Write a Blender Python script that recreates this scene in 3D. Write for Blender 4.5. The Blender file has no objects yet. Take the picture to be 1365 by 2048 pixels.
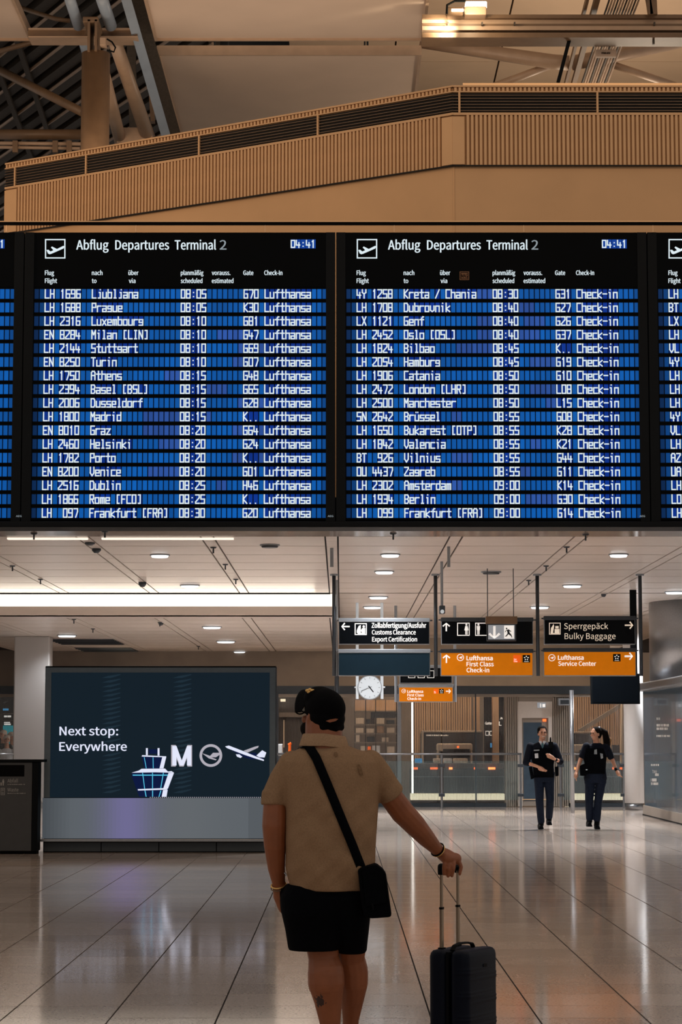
import bpy, math, random
from mathutils import Vector, Matrix, noise
random.seed(7)
C = bpy.context.scene
COL = C.collection
# ------------------------------------------------------------------ camera
F = 4450.0; W, H = 1365, 2048
TILT = math.radians(5.815); EYE = 1.565
cam_d = bpy.data.cameras.new('camera'); cam = bpy.data.objects.new('camera', cam_d); COL.objects.link(cam)
cam_d.sensor_fit = 'VERTICAL'; cam_d.sensor_height = 36.0; cam_d.lens = F / H * 36.0
cam_d.clip_end = 400; cam.location = (0, 0, EYE); cam.rotation_euler = (math.pi/2 + TILT, 0, 0)
C.camera = cam
# ------------------------------------------------------------------ world, lights, exposure
w = bpy.data.worlds.new('world'); C.world = w; w.use_nodes = True
bg = w.node_tree.nodes['Background']; bg.inputs[0].default_value = (1.0, .90, .82, 1); bg.inputs[1].default_value = 0.35
C.view_settings.view_transform = 'Standard'; C.view_settings.look = 'None'
C.view_settings.exposure = 0.0; C.view_settings.gamma = 1.0; C.view_settings.use_curve_mapping = False

def lamp(kind, loc, power, color, size=1.0, size_y=None, target=None, name='fill_light', spot=None, blend=.6):
    d = bpy.data.lights.new(name, kind); d.energy = power; d.color = color
    if kind == 'AREA':
        d.shape = 'RECTANGLE'; d.size = size; d.size_y = size_y or size
    elif kind == 'SPOT':
        d.spot_size = spot; d.spot_blend = blend; d.shadow_soft_size = size
    else: d.shadow_soft_size = size
    o = bpy.data.objects.new(name, d); COL.objects.link(o); o.location = loc
    if target is not None:
        o.rotation_euler = (Vector(target) - Vector(loc)).to_track_quat('-Z', 'Y').to_euler()
    return o
WARM = (1.0, .66, .38); NEUT = (1.0, .86, .72)
# added area lights without fixtures, brightening the bulkhead face
lamp('AREA', (-9.5, 26.5, 10.5), 260, WARM, 3, 2, (-5.2, 34.5, 8.4))
lamp('AREA', (-3, 14, 16), 200, WARM, 8, 4, (-3, 33, 8.5))
lamp('AREA', (6, 12, 17), 480, WARM, 6, 4, (6, 33, 8.5))
# added uplighting without fixtures, to lift the baffles and roof soffit
lamp('AREA', (-1.5, 36.2, 10.9), 105, (1, .80, .62), 9, .6, (-1.0, 41, 17))
lamp('AREA', (6.5, 46, 10.9), 400, (1, .80, .60), 9, 2, (5.5, 46, 17))
for x_ in (-5, -1.5, 2, 5.5):  # added warm fill for the rooms behind the glass
    lamp('AREA', (x_, 56.5, 4.0), 90, (1, .75, .52), 2.5, 1.5, (x_, 58, .5))
lamp('AREA', (-2.0, 65, 3.7), 220, NEUT, 8, 2, (-2, 70, 2.5))  # added fill, this and the next, brightening the rear wall
lamp('AREA', (5, 66, 4.0), 140, NEUT, 6, 2, (5, 71, 3))

# ------------------------------------------------------------------ pixel helpers (a pixel and a depth give a point in metres)
ct, st = math.cos(TILT), math.sin(TILT)
def ray(px, py):
    u = (px - 682.5) / F; v = (1024 - py) / F
    return Vector((u, ct - v*st, st + v*ct))
def PT(px, py, Y):
    r = ray(px, py); return Vector((r.x/r.y*Y, Y, EYE + r.z/r.y*Y))
def ONZ(px, py, z):
    r = ray(px, py); t = (z - EYE) / r.z; return Vector((r.x*t, r.y*t, z))
def ZZ(py, Y): return PT(0, py, Y).z
def RC(px0, py0, px1, py1, Y, row=None):
    row = (py0+py1)/2 if row is None else row
    return PT(px0, row, Y).x, PT(px1, row, Y).x, ZZ(py1, Y), ZZ(py0, Y)
def PPM(py, Y): return 1.0 / (PT(1, py, Y).x - PT(0, py, Y).x)

# ------------------------------------------------------------------ materials
def srgb(r, g, b):
    f = lambda c: (c/255/12.92) if c <= 10 else ((c/255+.055)/1.055)**2.4
    return (f(r), f(g), f(b), 1)
def mat(name, col, rough=.5, metal=0, emit=None, es=0, noise=0, nscale=20, bump=0, bscale=200, spec=.5, coat=0, vcol=False):
    m = bpy.data.materials.new(name); m.use_nodes = True; nt = m.node_tree; b = nt.nodes['Principled BSDF']
    b.inputs['Base Color'].default_value = col; b.inputs['Roughness'].default_value = rough
    b.inputs['Metallic'].default_value = metal; b.inputs['Specular IOR Level'].default_value = spec
    b.inputs['Coat Weight'].default_value = coat
    tc = nt.nodes.new('ShaderNodeTexCoord')
    if noise:
        n = nt.nodes.new('ShaderNodeTexNoise'); n.inputs['Scale'].default_value = nscale; n.inputs['Detail'].default_value = 4
        nt.links.new(tc.outputs['Object'], n.inputs['Vector'])
        r = nt.nodes.new('ShaderNodeValToRGB'); r.color_ramp.elements[0].position = .3; r.color_ramp.elements[1].position = .7
        r.color_ramp.elements[0].color = tuple(c*(1-noise) for c in col[:3])+(1,); r.color_ramp.elements[1].color = tuple(min(1, c*(1+noise)) for c in col[:3])+(1,)
        nt.links.new(n.outputs['Fac'], r.inputs['Fac']); nt.links.new(r.outputs['Color'], b.inputs['Base Color'])
    if bump:
        n2 = nt.nodes.new('ShaderNodeTexNoise'); n2.inputs['Scale'].default_value = bscale
        nt.links.new(tc.outputs['Object'], n2.inputs['Vector'])
        bp = nt.nodes.new('ShaderNodeBump'); bp.inputs['Strength'].default_value = bump; bp.inputs['Distance'].default_value = .01
        nt.links.new(n2.outputs['Fac'], bp.inputs['Height']); nt.links.new(bp.outputs['Normal'], b.inputs['Normal'])
    if emit is not None:
        b.inputs['Specular IOR Level'].default_value = min(spec, .12)
        b.inputs['Emission Color'].default_value = emit; b.inputs['Emission Strength'].default_value = es
    if vcol:
        a = nt.nodes.new('ShaderNodeVertexColor'); a.layer_name = 'Col'
        nt.links.new(a.outputs['Color'], b.inputs['Emission Color'])
    return m
BLK = srgb(6, 9, 12)
M = {}
M['board_black'] = mat('board_black', srgb(1, 4, 8), .6, noise=.15, nscale=3, spec=.06)
M['board_frame'] = mat('board_frame', srgb(8, 13, 18), .6, noise=.1, nscale=5, spec=.12)
M['text_glow'] = mat('text_glow', BLK, .5, emit=srgb(222, 236, 242), es=1.0)
M['text_dim'] = mat('text_dim', BLK, .5, emit=srgb(140, 150, 156), es=1.0)
M['cell_glow'] = mat('cell_glow', BLK, .4, es=1.0, emit=(1, 1, 1, 1), vcol=True)
M['tan_smooth'] = mat('tan_smooth', srgb(208, 166, 122), .7, noise=.06, nscale=1.2)
M['tan_rib'] = mat('tan_rib', srgb(206, 164, 120), .55, noise=.05, nscale=3)
M['tan_gap'] = mat('tan_gap', srgb(160, 122, 84), .8, noise=.05)
M['tan_edge'] = mat('tan_edge', srgb(225, 185, 140), .35, metal=.3)
M['grille_dark'] = mat('grille_dark', srgb(14, 13, 14), .8)
M['roof_dark'] = mat('roof_dark', srgb(16, 17, 21), .7, noise=.3, nscale=2)
M['purlin'] = mat('purlin', srgb(70, 62, 54), .6, noise=.2)
M['steel_brown'] = mat('steel_brown', srgb(118, 92, 68), .45, noise=.1, nscale=5)
M['steel_pale'] = mat('steel_pale', srgb(178, 150, 126), .4, noise=.08, nscale=4)
M['steel_blue'] = mat('steel_blue', srgb(146, 158, 172), .35, noise=.08, nscale=3)
M['baffle'] = mat('baffle', srgb(210, 186, 166), .6, noise=.04, nscale=1)
M['roof_panel'] = mat('roof_panel', srgb(196, 168, 140), .7, noise=.05, nscale=1)
M['lamp_glow'] = mat('lamp_glow', (1, 1, 1, 1), .4, emit=(1, .84, .58, 1), es=9)
M['ceil_panel'] = mat('ceil_panel', srgb(224, 212, 202), .3, noise=.03, nscale=2, spec=.6)
M['ceil_gap'] = mat('ceil_gap', srgb(30, 28, 28), .9)
M['soffit_gloss'] = mat('soffit_gloss', srgb(176, 160, 148), .12, noise=.05, spec=.8)
M['cove_glow'] = mat('cove_glow', (1, 1, 1, 1), .5, emit=(1.0, .92, .80, 1), es=1.1)
M['down_glow'] = mat('down_glow', (1, 1, 1, 1), .5, emit=(.90, .97, 1.0, 1), es=2.2)
M['strip_glow'] = mat('strip_glow', (1, 1, 1, 1), .5, emit=(1.0, .85, .70, 1), es=1.0)
M['wall_tan'] = mat('wall_tan', srgb(190, 174, 158), .7, noise=.05, nscale=1)
M['wall_white'] = mat('wall_white', srgb(226, 224, 222), .5, noise=.03, nscale=1)
M['pillar_grey'] = mat('pillar_grey', srgb(172, 168, 165), .5, noise=.03, nscale=1)
M['beam_dark'] = mat('beam_dark', srgb(46, 54, 60), .5, noise=.06)
M['steel'] = mat('steel', srgb(150, 152, 155), .28, metal=.9, noise=.05, nscale=30)
M['steel_dark'] = mat('steel_dark', srgb(62, 68, 74), .4, metal=.5, noise=.05, nscale=30)
M['alu'] = mat('alu', srgb(150, 156, 162), .35, metal=.3, noise=.04, nscale=20)
M['sign_black'] = mat('sign_black', srgb(2, 6, 11), .4, noise=.1, spec=.12)
M['sign_navy'] = mat('sign_navy', srgb(22, 36, 46), .25, noise=.08, nscale=6, emit=srgb(18, 36, 44), es=.5)
M['sign_orange'] = mat('sign_orange', srgb(190, 105, 8), .4, noise=.06, nscale=9, emit=srgb(196, 108, 6), es=.55)
M['sign_white'] = mat('sign_white', srgb(235, 232, 226), .5, emit=srgb(230, 226, 220), es=.75)
M['sign_cream'] = mat('sign_cream', srgb(230, 215, 196), .5, emit=srgb(214, 198, 178), es=.7)
M['exit_face'] = mat('exit_face', srgb(150, 154, 158), .4, emit=srgb(128, 132, 138), es=.7)
M['orange_red'] = mat('orange_red', srgb(225, 90, 20), .4, emit=srgb(225, 90, 24), es=.7)
M['clock_white'] = mat('clock_white', srgb(190, 196, 200), .4, emit=srgb(205, 214, 218), es=.3)
M['screen_dark'] = mat('screen_dark', srgb(8, 16, 22), .22, noise=.1, nscale=3, emit=srgb(17, 33, 44), es=.75)
M['screen_streak'] = mat('screen_streak', BLK, .3, emit=srgb(28, 46, 58), es=.9)  # glow for the chevron reflections drawn on the display
M['screen_white'] = mat('screen_white', BLK, .3, emit=srgb(226, 230, 250), es=1.0)
M['screen_grey'] = mat('screen_grey', BLK, .3, emit=srgb(176, 172, 182), es=1.0)
M['screen_navy'] = mat('screen_navy', BLK, .3, emit=srgb(4, 20, 62), es=1.0)
M['screen_cyan'] = mat('screen_cyan', BLK, .3, emit=srgb(84, 190, 224), es=1.0)
M['reflection_band'] = mat('reflection_band', BLK, .3, es=.9, emit=(1, 1, 1, 1), vcol=True)
M['screen_frame'] = mat('screen_frame', srgb(84, 98, 108), .35, metal=.0, noise=.05)
M['black'] = mat('black', srgb(3, 6, 9), .6, noise=.1, spec=.12)
M['bin_grey'] = mat('bin_grey', srgb(62, 62, 62), .45, metal=.3, noise=.08, nscale=8)
M['bin_text'] = mat('bin_text', srgb(150, 148, 144), .6)
M['booth_glass'] = mat('booth_glass', srgb(62, 84, 100), .14, noise=.08, nscale=1.2, spec=.9, coat=.4)
M['booth_text'] = mat('booth_text', srgb(190, 182, 174), .6)
M['rib_wall'] = mat('rib_wall', srgb(176, 142, 112), .65, noise=.05, nscale=2)
M['rib_grey'] = mat('rib_grey', srgb(140, 128, 116), .6, noise=.08, nscale=2)
M['inner_dark'] = mat('inner_dark', srgb(54, 52, 52), .6, noise=.15, nscale=2)
M['inner_mid'] = mat('inner_mid', srgb(108, 98, 90), .6, noise=.1, nscale=2)
M['inner_cream'] = mat('inner_cream', srgb(226, 206, 182), .6, noise=.06, nscale=3)
M['warm_glow'] = mat('warm_glow', (1, 1, 1, 1), .5, emit=(1, .78, .50, 1), es=1.0)
M['line_glow'] = mat('line_glow', (1, 1, 1, 1), .5, emit=(1, .90, .82, 1), es=2.2)
M['red_glow'] = mat('red_glow', BLK, .5, emit=(1, .16, .04, 1), es=6)
M['red_dim'] = mat('red_dim', BLK, .5, emit=(.9, .13, .03, 1), es=2.2)
M['blue_glow'] = mat('blue_glow', BLK, .5, emit=srgb(60, 130, 175), es=.9)
M['door_white'] = mat('door_white', srgb(196, 186, 176), .5, noise=.03)
M['door_glass'] = mat('door_glass', srgb(50, 70, 86), .2, noise=.1, nscale=4, spec=.7)
M['teal_poster'] = mat('teal_poster', srgb(20, 90, 100), .5, emit=srgb(24, 110, 118), es=.9)
M['skin'] = mat('skin', srgb(150, 92, 60), .55, noise=.12, nscale=14)
M['skin_pale'] = mat('skin_pale', srgb(205, 150, 120), .55, noise=.06, nscale=20)
M['shirt_tan'] = mat('shirt_tan', srgb(152, 121, 92), .9, noise=.12, nscale=160, bump=.6, bscale=5, spec=.15)
M['shirt_trim'] = mat('shirt_trim', srgb(168, 136, 106), .9, noise=.12, nscale=140, spec=.15)
M['sweat_mark'] = mat('sweat_mark', srgb(126, 98, 72), .9, noise=.2, nscale=90, spec=.15)
M['cloth_black'] = mat('cloth_black', srgb(7, 8, 12), .9, noise=.2, nscale=60, spec=.06)
M['cap_black'] = mat('cap_black', srgb(7, 7, 9), .85, noise=.2, nscale=60, spec=.08)
M['cloth_navy'] = mat('cloth_navy', srgb(15, 20, 33), .85, noise=.2, nscale=25, spec=.2)
M['cloth_navy2'] = mat('cloth_navy2', srgb(20, 28, 44), .85, noise=.2, nscale=25, spec=.2)
M['hair_dark'] = mat('hair_dark', srgb(20, 14, 11), .9, noise=.4, nscale=40, spec=.1)
M['hair_light'] = mat('hair_light', srgb(150, 110, 70), .7, noise=.4, nscale=40)
M['hair_white'] = mat('hair_white', srgb(226, 212, 200), .8, noise=.15, nscale=30)
M['gold'] = mat('gold', srgb(235, 190, 120), .3, metal=.8, emit=srgb(200, 150, 90), es=.0)
M['case_blue'] = mat('case_blue', srgb(6, 14, 29), .5, spec=.14, noise=.1, nscale=30, bump=.12, bscale=300)
M['case_black'] = mat('case_black', srgb(3, 5, 8), .6, spec=.12, noise=.1)
M['rod'] = mat('rod', srgb(150, 132, 112), .35, metal=.7, noise=.05)
M['white_cloth'] = mat('white_cloth', srgb(215, 218, 222), .8, noise=.06)


def floor_mat():
    m = bpy.data.materials.new('polished_stone'); m.use_nodes = True; nt = m.node_tree; b = nt.nodes['Principled BSDF']
    g = nt.nodes.new('ShaderNodeNewGeometry')
    mp = nt.nodes.new('ShaderNodeVectorMath'); mp.operation = 'SUBTRACT'; mp.inputs[1].default_value = (.507, 12.75, 0)
    dv = nt.nodes.new('ShaderNodeVectorMath'); dv.operation = 'DIVIDE'; dv.inputs[1].default_value = (.602, .59, 1)
    fl = nt.nodes.new('ShaderNodeVectorMath'); fl.operation = 'FLOOR'
    wn = nt.nodes.new('ShaderNodeTexWhiteNoise'); n = nt.nodes.new('ShaderNodeTexNoise'); n.inputs['Scale'].default_value = 60; n.inputs['Detail'].default_value = 6
    nt.links.new(g.outputs['Position'], mp.inputs[0]); nt.links.new(mp.outputs[0], dv.inputs[0]); nt.links.new(dv.outputs[0], fl.inputs[0])
    nt.links.new(fl.outputs[0], wn.inputs['Vector']); nt.links.new(g.outputs['Position'], n.inputs['Vector'])
    r = nt.nodes.new('ShaderNodeValToRGB'); r.color_ramp.elements[0].color = srgb(164, 149, 137); r.color_ramp.elements[1].color = srgb(212, 196, 183)
    r.color_ramp.elements[0].position = .3; r.color_ramp.elements[1].position = .72
    mx = nt.nodes.new('ShaderNodeMix'); mx.data_type = 'FLOAT'; mx.inputs[0].default_value = .18
    nt.links.new(n.outputs['Fac'], mx.inputs[2]); nt.links.new(wn.outputs['Value'], mx.inputs[3])
    nt.links.new(mx.outputs[0], r.inputs['Fac']); nt.links.new(r.outputs['Color'], b.inputs['Base Color'])
    b.inputs['Roughness'].default_value = .09; b.inputs['Specular IOR Level'].default_value = .5
    n3 = nt.nodes.new('ShaderNodeTexNoise'); n3.inputs['Scale'].default_value = 2.2
    nt.links.new(g.outputs['Position'], n3.inputs['Vector'])
    bp = nt.nodes.new('ShaderNodeBump'); bp.inputs['Strength'].default_value = .02; bp.inputs['Distance'].default_value = .02
    nt.links.new(n3.outputs['Fac'], bp.inputs['Height']); nt.links.new(bp.outputs['Normal'], b.inputs['Normal'])
    return m
M['floor'] = floor_mat()
M['grout'] = mat('grout', srgb(34, 30, 28), .9)

def striped_glass():
    m = bpy.data.materials.new('glass_with_printed_stripes'); m.use_nodes = True; nt = m.node_tree
    for n in list(nt.nodes):
        if n.type == 'BSDF_PRINCIPLED': nt.nodes.remove(n)
    out = [n for n in nt.nodes if n.type == 'OUTPUT_MATERIAL'][0]
    g = nt.nodes.new('ShaderNodeNewGeometry'); sx = nt.nodes.new('ShaderNodeSeparateXYZ')
    nt.links.new(g.outputs['Position'], sx.inputs[0])
    mu = nt.nodes.new('ShaderNodeMath'); mu.operation = 'MULTIPLY'; mu.inputs[1].default_value = 1/.034
    fr = nt.nodes.new('ShaderNodeMath'); fr.operation = 'FRACT'; lt = nt.nodes.new('ShaderNodeMath'); lt.operation = 'LESS_THAN'; lt.inputs[1].default_value = .42
    nt.links.new(sx.outputs[0], mu.inputs[0]); nt.links.new(mu.outputs[0], fr.inputs[0]); nt.links.new(fr.outputs[0], lt.inputs[0])
    sc = nt.nodes.new('ShaderNodeMath'); sc.operation = 'MULTIPLY'; sc.inputs[1].default_value = .5
    nt.links.new(lt.outputs[0], sc.inputs[0])
    tr = nt.nodes.new('ShaderNodeBsdfTransparent'); tr.inputs[0].default_value = (.9, .92, .92, 1)
    df = nt.nodes.new('ShaderNodeBsdfDiffuse'); df.inputs[0].default_value = srgb(120, 110, 104)
    gl = nt.nodes.new('ShaderNodeBsdfGlossy'); gl.inputs['Roughness'].default_value = .05
    m1 = nt.nodes.new('ShaderNodeMixShader'); m2 = nt.nodes.new('ShaderNodeMixShader'); m2.inputs[0].default_value = .06
    nt.links.new(sc.outputs[0], m1.inputs[0]); nt.links.new(tr.outputs[0], m1.inputs[1]); nt.links.new(df.outputs[0], m1.inputs[2])
    nt.links.new(m1.outputs[0], m2.inputs[1]); nt.links.new(gl.outputs[0], m2.inputs[2]); nt.links.new(m2.outputs[0], out.inputs['Surface'])
    return m
M['striped_glass'] = striped_glass()
def clear_glass():
    m = bpy.data.materials.new('clear_glass'); m.use_nodes = True; nt = m.node_tree
    b = nt.nodes['Principled BSDF']; out = [n for n in nt.nodes if n.type == 'OUTPUT_MATERIAL'][0]
    b.inputs['Base Color'].default_value = (.5, .6, .62, 1); b.inputs['Roughness'].default_value = .04
    tr = nt.nodes.new('ShaderNodeBsdfTransparent'); tr.inputs[0].default_value = (.88, .93, .93, 1)
    mx = nt.nodes.new('ShaderNodeMixShader'); mx.inputs[0].default_value = .05
    nt.links.new(tr.outputs[0], mx.inputs[1]); nt.links.new(b.outputs[0], mx.inputs[2]); nt.links.new(mx.outputs[0], out.inputs['Surface'])
    return m
M['clear_glass'] = clear_glass()

# ------------------------------------------------------------------ mesh builder
ORIG = {}
def tag(o, label=None, cat=None, group=None, kind=None):
    if label: o['label'] = label
    if cat: o['category'] = cat
    if group: o['group'] = group
    if kind: o['kind'] = kind
    return o
def empty(name, loc, label=None, cat=None, group=None, kind=None):
    o = bpy.data.objects.new(name, None); COL.objects.link(o); o.location = loc; o.empty_display_size = .1
    ORIG[o.name] = Vector(loc); tag(o, label, cat, group, kind); return o
class MB:
    def __init__(s): s.v = []; s.f = []; s.c = []
    def add(s, vs, fs, col=None):
        n = len(s.v); s.v += [tuple(v) for v in vs]
        for f in fs: s.f.append([i+n for i in f]); s.c.append(col)
        return s
    def box(s, x0, x1, y0, y1, z0, z1, col=None):
        return s.add([(x0,y0,z0),(x1,y0,z0),(x1,y1,z0),(x0,y1,z0),(x0,y0,z1),(x1,y0,z1),(x1,y1,z1),(x0,y1,z1)],
                     [(0,3,2,1),(4,5,6,7),(0,1,5,4),(1,2,6,5),(2,3,7,6),(3,0,4,7)], col)
    def obox(s, p0, p1, wd, ht, up=(0,0,1)):
        p0 = Vector(p0); p1 = Vector(p1); d = (p1-p0).normalized(); u = Vector(up)
        if abs(d.dot(u)) > .99: u = Vector((0,1,0))
        a = d.cross(u).normalized(); b = a.cross(d).normalized(); vs = []
        for p in (p0, p1):
            for i, j in ((-1,-1),(1,-1),(1,1),(-1,1)): vs.append(p + a*(i*wd/2) + b*(j*ht/2))
        return s.add(vs, [(0,1,2,3),(7,6,5,4),(0,4,5,1),(1,5,6,2),(2,6,7,3),(3,7,4,0)])
    def tube(s, pts, rs, n=12):
        if not hasattr(rs, '__len__'): rs = [rs]*len(pts)
        pts = [Vector(p) for p in pts]; vs = []; fs = []
        ref = None
        for i, p in enumerate(pts):
            d = (pts[min(i+1, len(pts)-1)] - pts[max(i-1, 0)]).normalized()
            if ref is None:
                ref = Vector((0,0,1)) if abs(d.z) < .9 else Vector((0,1,0))
            a = d.cross(ref).normalized(); b = d.cross(a).normalized(); ref = -b if (-b).dot(ref) > 0 else b
            for k in range(n):
                t = 2*math.pi*k/n; vs.append(p + (a*math.cos(t) + b*math.sin(t))*rs[i])
        for i in range(len(pts)-1):
            for k in range(n):
                fs.append((i*n+k, i*n+(k+1)%n, (i+1)*n+(k+1)%n, (i+1)*n+k))
        fs.append(tuple(range(n))[::-1]); m = (len(pts)-1)*n; fs.append(tuple(range(m, m+n)))
        return s.add(vs, fs)
    def ell(s, c, r, rot=None, nu=16, nv=10):
        c = Vector(c); vs = []; fs = []
        rot = rot or Matrix.Identity(3)
        for j in range(1, nv):
            ph = math.pi*j/nv
            for i in range(nu):
                th = 2*math.pi*i/nu
                vs.append(c + rot @ Vector((r[0]*math.sin(ph)*math.cos(th), r[1]*math.sin(ph)*math.sin(th), r[2]*math.cos(ph))))
        top = len(vs); vs.append(c + rot @ Vector((0,0,r[2]))); vs.append(c + rot @ Vector((0,0,-r[2])))
        for j in range(nv-2):
            for i in range(nu): fs.append((j*nu+i, (j+1)*nu+i, (j+1)*nu+(i+1)%nu, j*nu+(i+1)%nu))
        for i in range(nu):
            fs.append((top, i, (i+1)%nu)); fs.append((top+1, (nv-2)*nu+(i+1)%nu, (nv-2)*nu+i))
        return s.add(vs, fs)
    def limb(s, pts, rs, n=14):
        for i in range(len(pts)):
            s.ell(pts[i], (rs[i],)*3, nu=14, nv=8)
            if i: s.tube([pts[i-1], pts[i]], [rs[i-1], rs[i]], n)
        return s
    def stack(s, rings, n=28, p=2.0):          # rings: (cx, cy, z, a, b)
        vs = []; fs = []
        for cx, cy, z, a, b in rings:
            for k in range(n):
                t = 2*math.pi*k/n; c_, s_ = math.cos(t), math.sin(t)
                vs.append((cx + a*math.copysign(abs(c_)**(2/p), c_), cy + b*math.copysign(abs(s_)**(2/p), s_), z))
        for i in range(len(rings)-1):
            for k in range(n): fs.append((i*n+k, (i+1)*n+k, (i+1)*n+(k+1)%n, i*n+(k+1)%n))
        fs.append(tuple(range(n))); m = (len(rings)-1)*n; fs.append(tuple(range(m, m+n))[::-1])
        return s.add(vs, fs)
    def poly(s, pts, Y, row=None, col=None):   # flat print facing the viewer side (-Y), points in pixels of plane Y
        vs = [PT(x, y, Y) for x, y in pts]
        a = sum(pts[i][0]*pts[(i+1)%len(pts)][1]-pts[(i+1)%len(pts)][0]*pts[i][1] for i in range(len(pts)))
        f = list(range(len(pts)))
        return s.add(vs, [f[::-1] if a > 0 else f], col)
    def slab(s, pts, y0, y1):                  # extruded outline (x,z) from y0 to y1
        n = len(pts); vs = [(x, y0, z) for x, z in pts] + [(x, y1, z) for x, z in pts]
        return s.add(vs, [list(range(n)), list(range(n, 2*n))[::-1]] + [(i, (i+1)%n, n+(i+1)%n, n+i) for i in range(n)])
    def disc(s, cx, cy, r, Y, n=28, r0=0, a0=0, a1=2*math.pi):
        o = [(cx+r*math.cos(a0+(a1-a0)*k/n), cy+r*math.sin(a0+(a1-a0)*k/n)) for k in range(n+1)]
        if r0 == 0: return s.poly(o[:-1], Y)
        i_ = [(cx+r0*math.cos(a0+(a1-a0)*k/n), cy+r0*math.sin(a0+(a1-a0)*k/n)) for k in range(n+1)]
        for k in range(n): s.poly([o[k], o[k+1], i_[k+1], i_[k]], Y)
        return s
    def frame(s, x0, y0, x1, y1, t, Y):
        for q in ((x0,y0,x1,y0+t), (x0,y1-t,x1,y1), (x0,y0+t,x0+t,y1-t), (x1-t,y0+t,x1,y1-t)):
            s.poly([(q[0],q[1]),(q[2],q[1]),(q[2],q[3]),(q[0],q[3])], Y)
        return s
    def rect(s, x0, y0, x1, y1, Y, col=None): return s.poly([(x0,y0),(x1,y0),(x1,y1),(x0,y1)], Y, col=col)
    def build(s, name, m, parent=None, smooth=False, bevel=0, org=None, **kw):
        if parent is not None: o0 = ORIG[parent.name]
        elif org is not None: o0 = Vector(org)
        else:
            xs = [v[0] for v in s.v]; ys = [v[1] for v in s.v]; zs = [v[2] for v in s.v]
            o0 = Vector(((min(xs)+max(xs))/2, (min(ys)+max(ys))/2, min(zs)))
        me = bpy.data.meshes.new(name); me.from_pydata([(v[0]-o0.x, v[1]-o0.y, v[2]-o0.z) for v in s.v], [], s.f)
        if any(c is not None for c in s.c):
            a = me.color_attributes.new('Col', 'FLOAT_COLOR', 'CORNER'); k = 0
            for f, c in zip(s.f, s.c):
                for _ in f: a.data[k].color = c or (0,0,0,1); k += 1
        me.materials.append(M[m] if isinstance(m, str) else m)
        if smooth: me.polygons.foreach_set('use_smooth', [True]*len(me.polygons))
        me.update(); o = bpy.data.objects.new(name, me); COL.objects.link(o)
        if bevel:
            b = o.modifiers.new('bevel', 'BEVEL'); b.width = bevel; b.segments = 2; b.limit_method = 'ANGLE'
        if parent is not None: o.parent = parent
        else: o.location = o0
        ORIG[o.name] = o0; tag(o, **kw); return o
    def skin(s, name, m, parent, voxel, it=4, fac=.5, **kw):   # fuse the volumes into one continuous surface
        o = s.build(name, m, parent, **kw)
        r = o.modifiers.new('r', 'REMESH'); r.mode = 'VOXEL'; r.voxel_size = voxel; r.use_smooth_shade = True
        if it:
            q = o.modifiers.new('s', 'SMOOTH'); q.factor = fac; q.iterations = it
        bpy.context.view_layer.update()
        me = bpy.data.meshes.new_from_object(o.evaluated_get(bpy.context.evaluated_depsgraph_get()))
        o.modifiers.clear(); old = o.data; o.data = me; me.name = name
        if not me.materials: me.materials.append(M[m] if isinstance(m, str) else m)
        me.polygons.foreach_set('use_smooth', [True]*len(me.polygons)); return o

TCACHE = {}
try: UI_FONT = bpy.data.fonts.load(bpy.utils.resource_path('LOCAL') + '/datafiles/fonts/Noto Sans CJK Regular.woff2')
except Exception: UI_FONT = None
def glyphs(txt, bold):
    k = (txt, bold)
    if k not in TCACHE:
        cu = bpy.data.curves.new('t', 'FONT'); cu.body = txt; cu.size = 1
        if UI_FONT: cu.font = UI_FONT
        cu.resolution_u = 3; cu.fill_mode = 'BOTH'
        o = bpy.data.objects.new('t', cu); COL.objects.link(o); bpy.context.view_layer.update()
        me = bpy.data.meshes.new_from_object(o.evaluated_get(bpy.context.evaluated_depsgraph_get()))
        TCACHE[k] = ([tuple(v.co) for v in me.vertices], [tuple(p.vertices) for p in me.polygons])
        bpy.data.objects.remove(o); bpy.data.meshes.remove(me)
    return TCACHE[k]
CAPH = max(v[1] for v in glyphs('H', 0)[0])
def text(mb, txt, px0, px1, base, cap, Y, bold=.02):
    vs, fs = glyphs(txt, bold)
    x0 = min(v[0] for v in vs); x1 = max(v[0] for v in vs)
    out = [PT(px0 + (v[0]-x0)/(x1-x0)*(px1-px0), base - v[1]/CAPH*cap, Y) for v in vs]
    a = Vector(out[fs[0][1]]) - Vector(out[fs[0][0]]); b = Vector(out[fs[0][2]]) - Vector(out[fs[0][1]])
    flip = a.cross(b).y > 0; fs2 = [f[::-1] if flip else f for f in fs]
    mb.add(out, fs2)
    if bold >= .02:      # heavier weight: the outline again, a little to each side
        e = cap*bold*.9/PPM(base, Y)
        for dx, dz, dy in ((e, 0, .0006), (-e, 0, .0012), (0, e*.5, .0018), (0, -e*.5, .0024)): mb.add([(v.x+dx, v.y+dy, v.z+dz) for v in out], fs2)
    return mb
def marks(mb, x0, x1, y0, y1, Y, seed=1):     # lettering too small to read: a run of short strokes
    rg = random.Random(seed); x = x0
    while x < x1-.3:
        w_ = min(rg.uniform(.5, 1.5), x1-x); mb.rect(x, y0 + rg.choice((0, 0, .25))*(y1-y0), x+w_, y1, Y); x += w_ + rg.choice((.35, .4, 1.1))
    return mb
def arrow(mb, cx, cy, sz, ang, Y, t=.16):
    c_, s_ = math.cos(ang), math.sin(ang)
    T = lambda p: (cx + sz*(p[0]*c_ - p[1]*s_), cy + sz*(p[0]*s_ + p[1]*c_))
    mb.poly([T(p) for p in ((-.5,-t/2),(.38,-t/2),(.38,t/2),(-.5,t/2))], Y)
    for sgn in (-1, 1):
        mb.poly([T(p) for p in ((.5,0),(.5-.12,-.0),(.02,sgn*.34),(.14,sgn*.46))], Y)
    return mb

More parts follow.
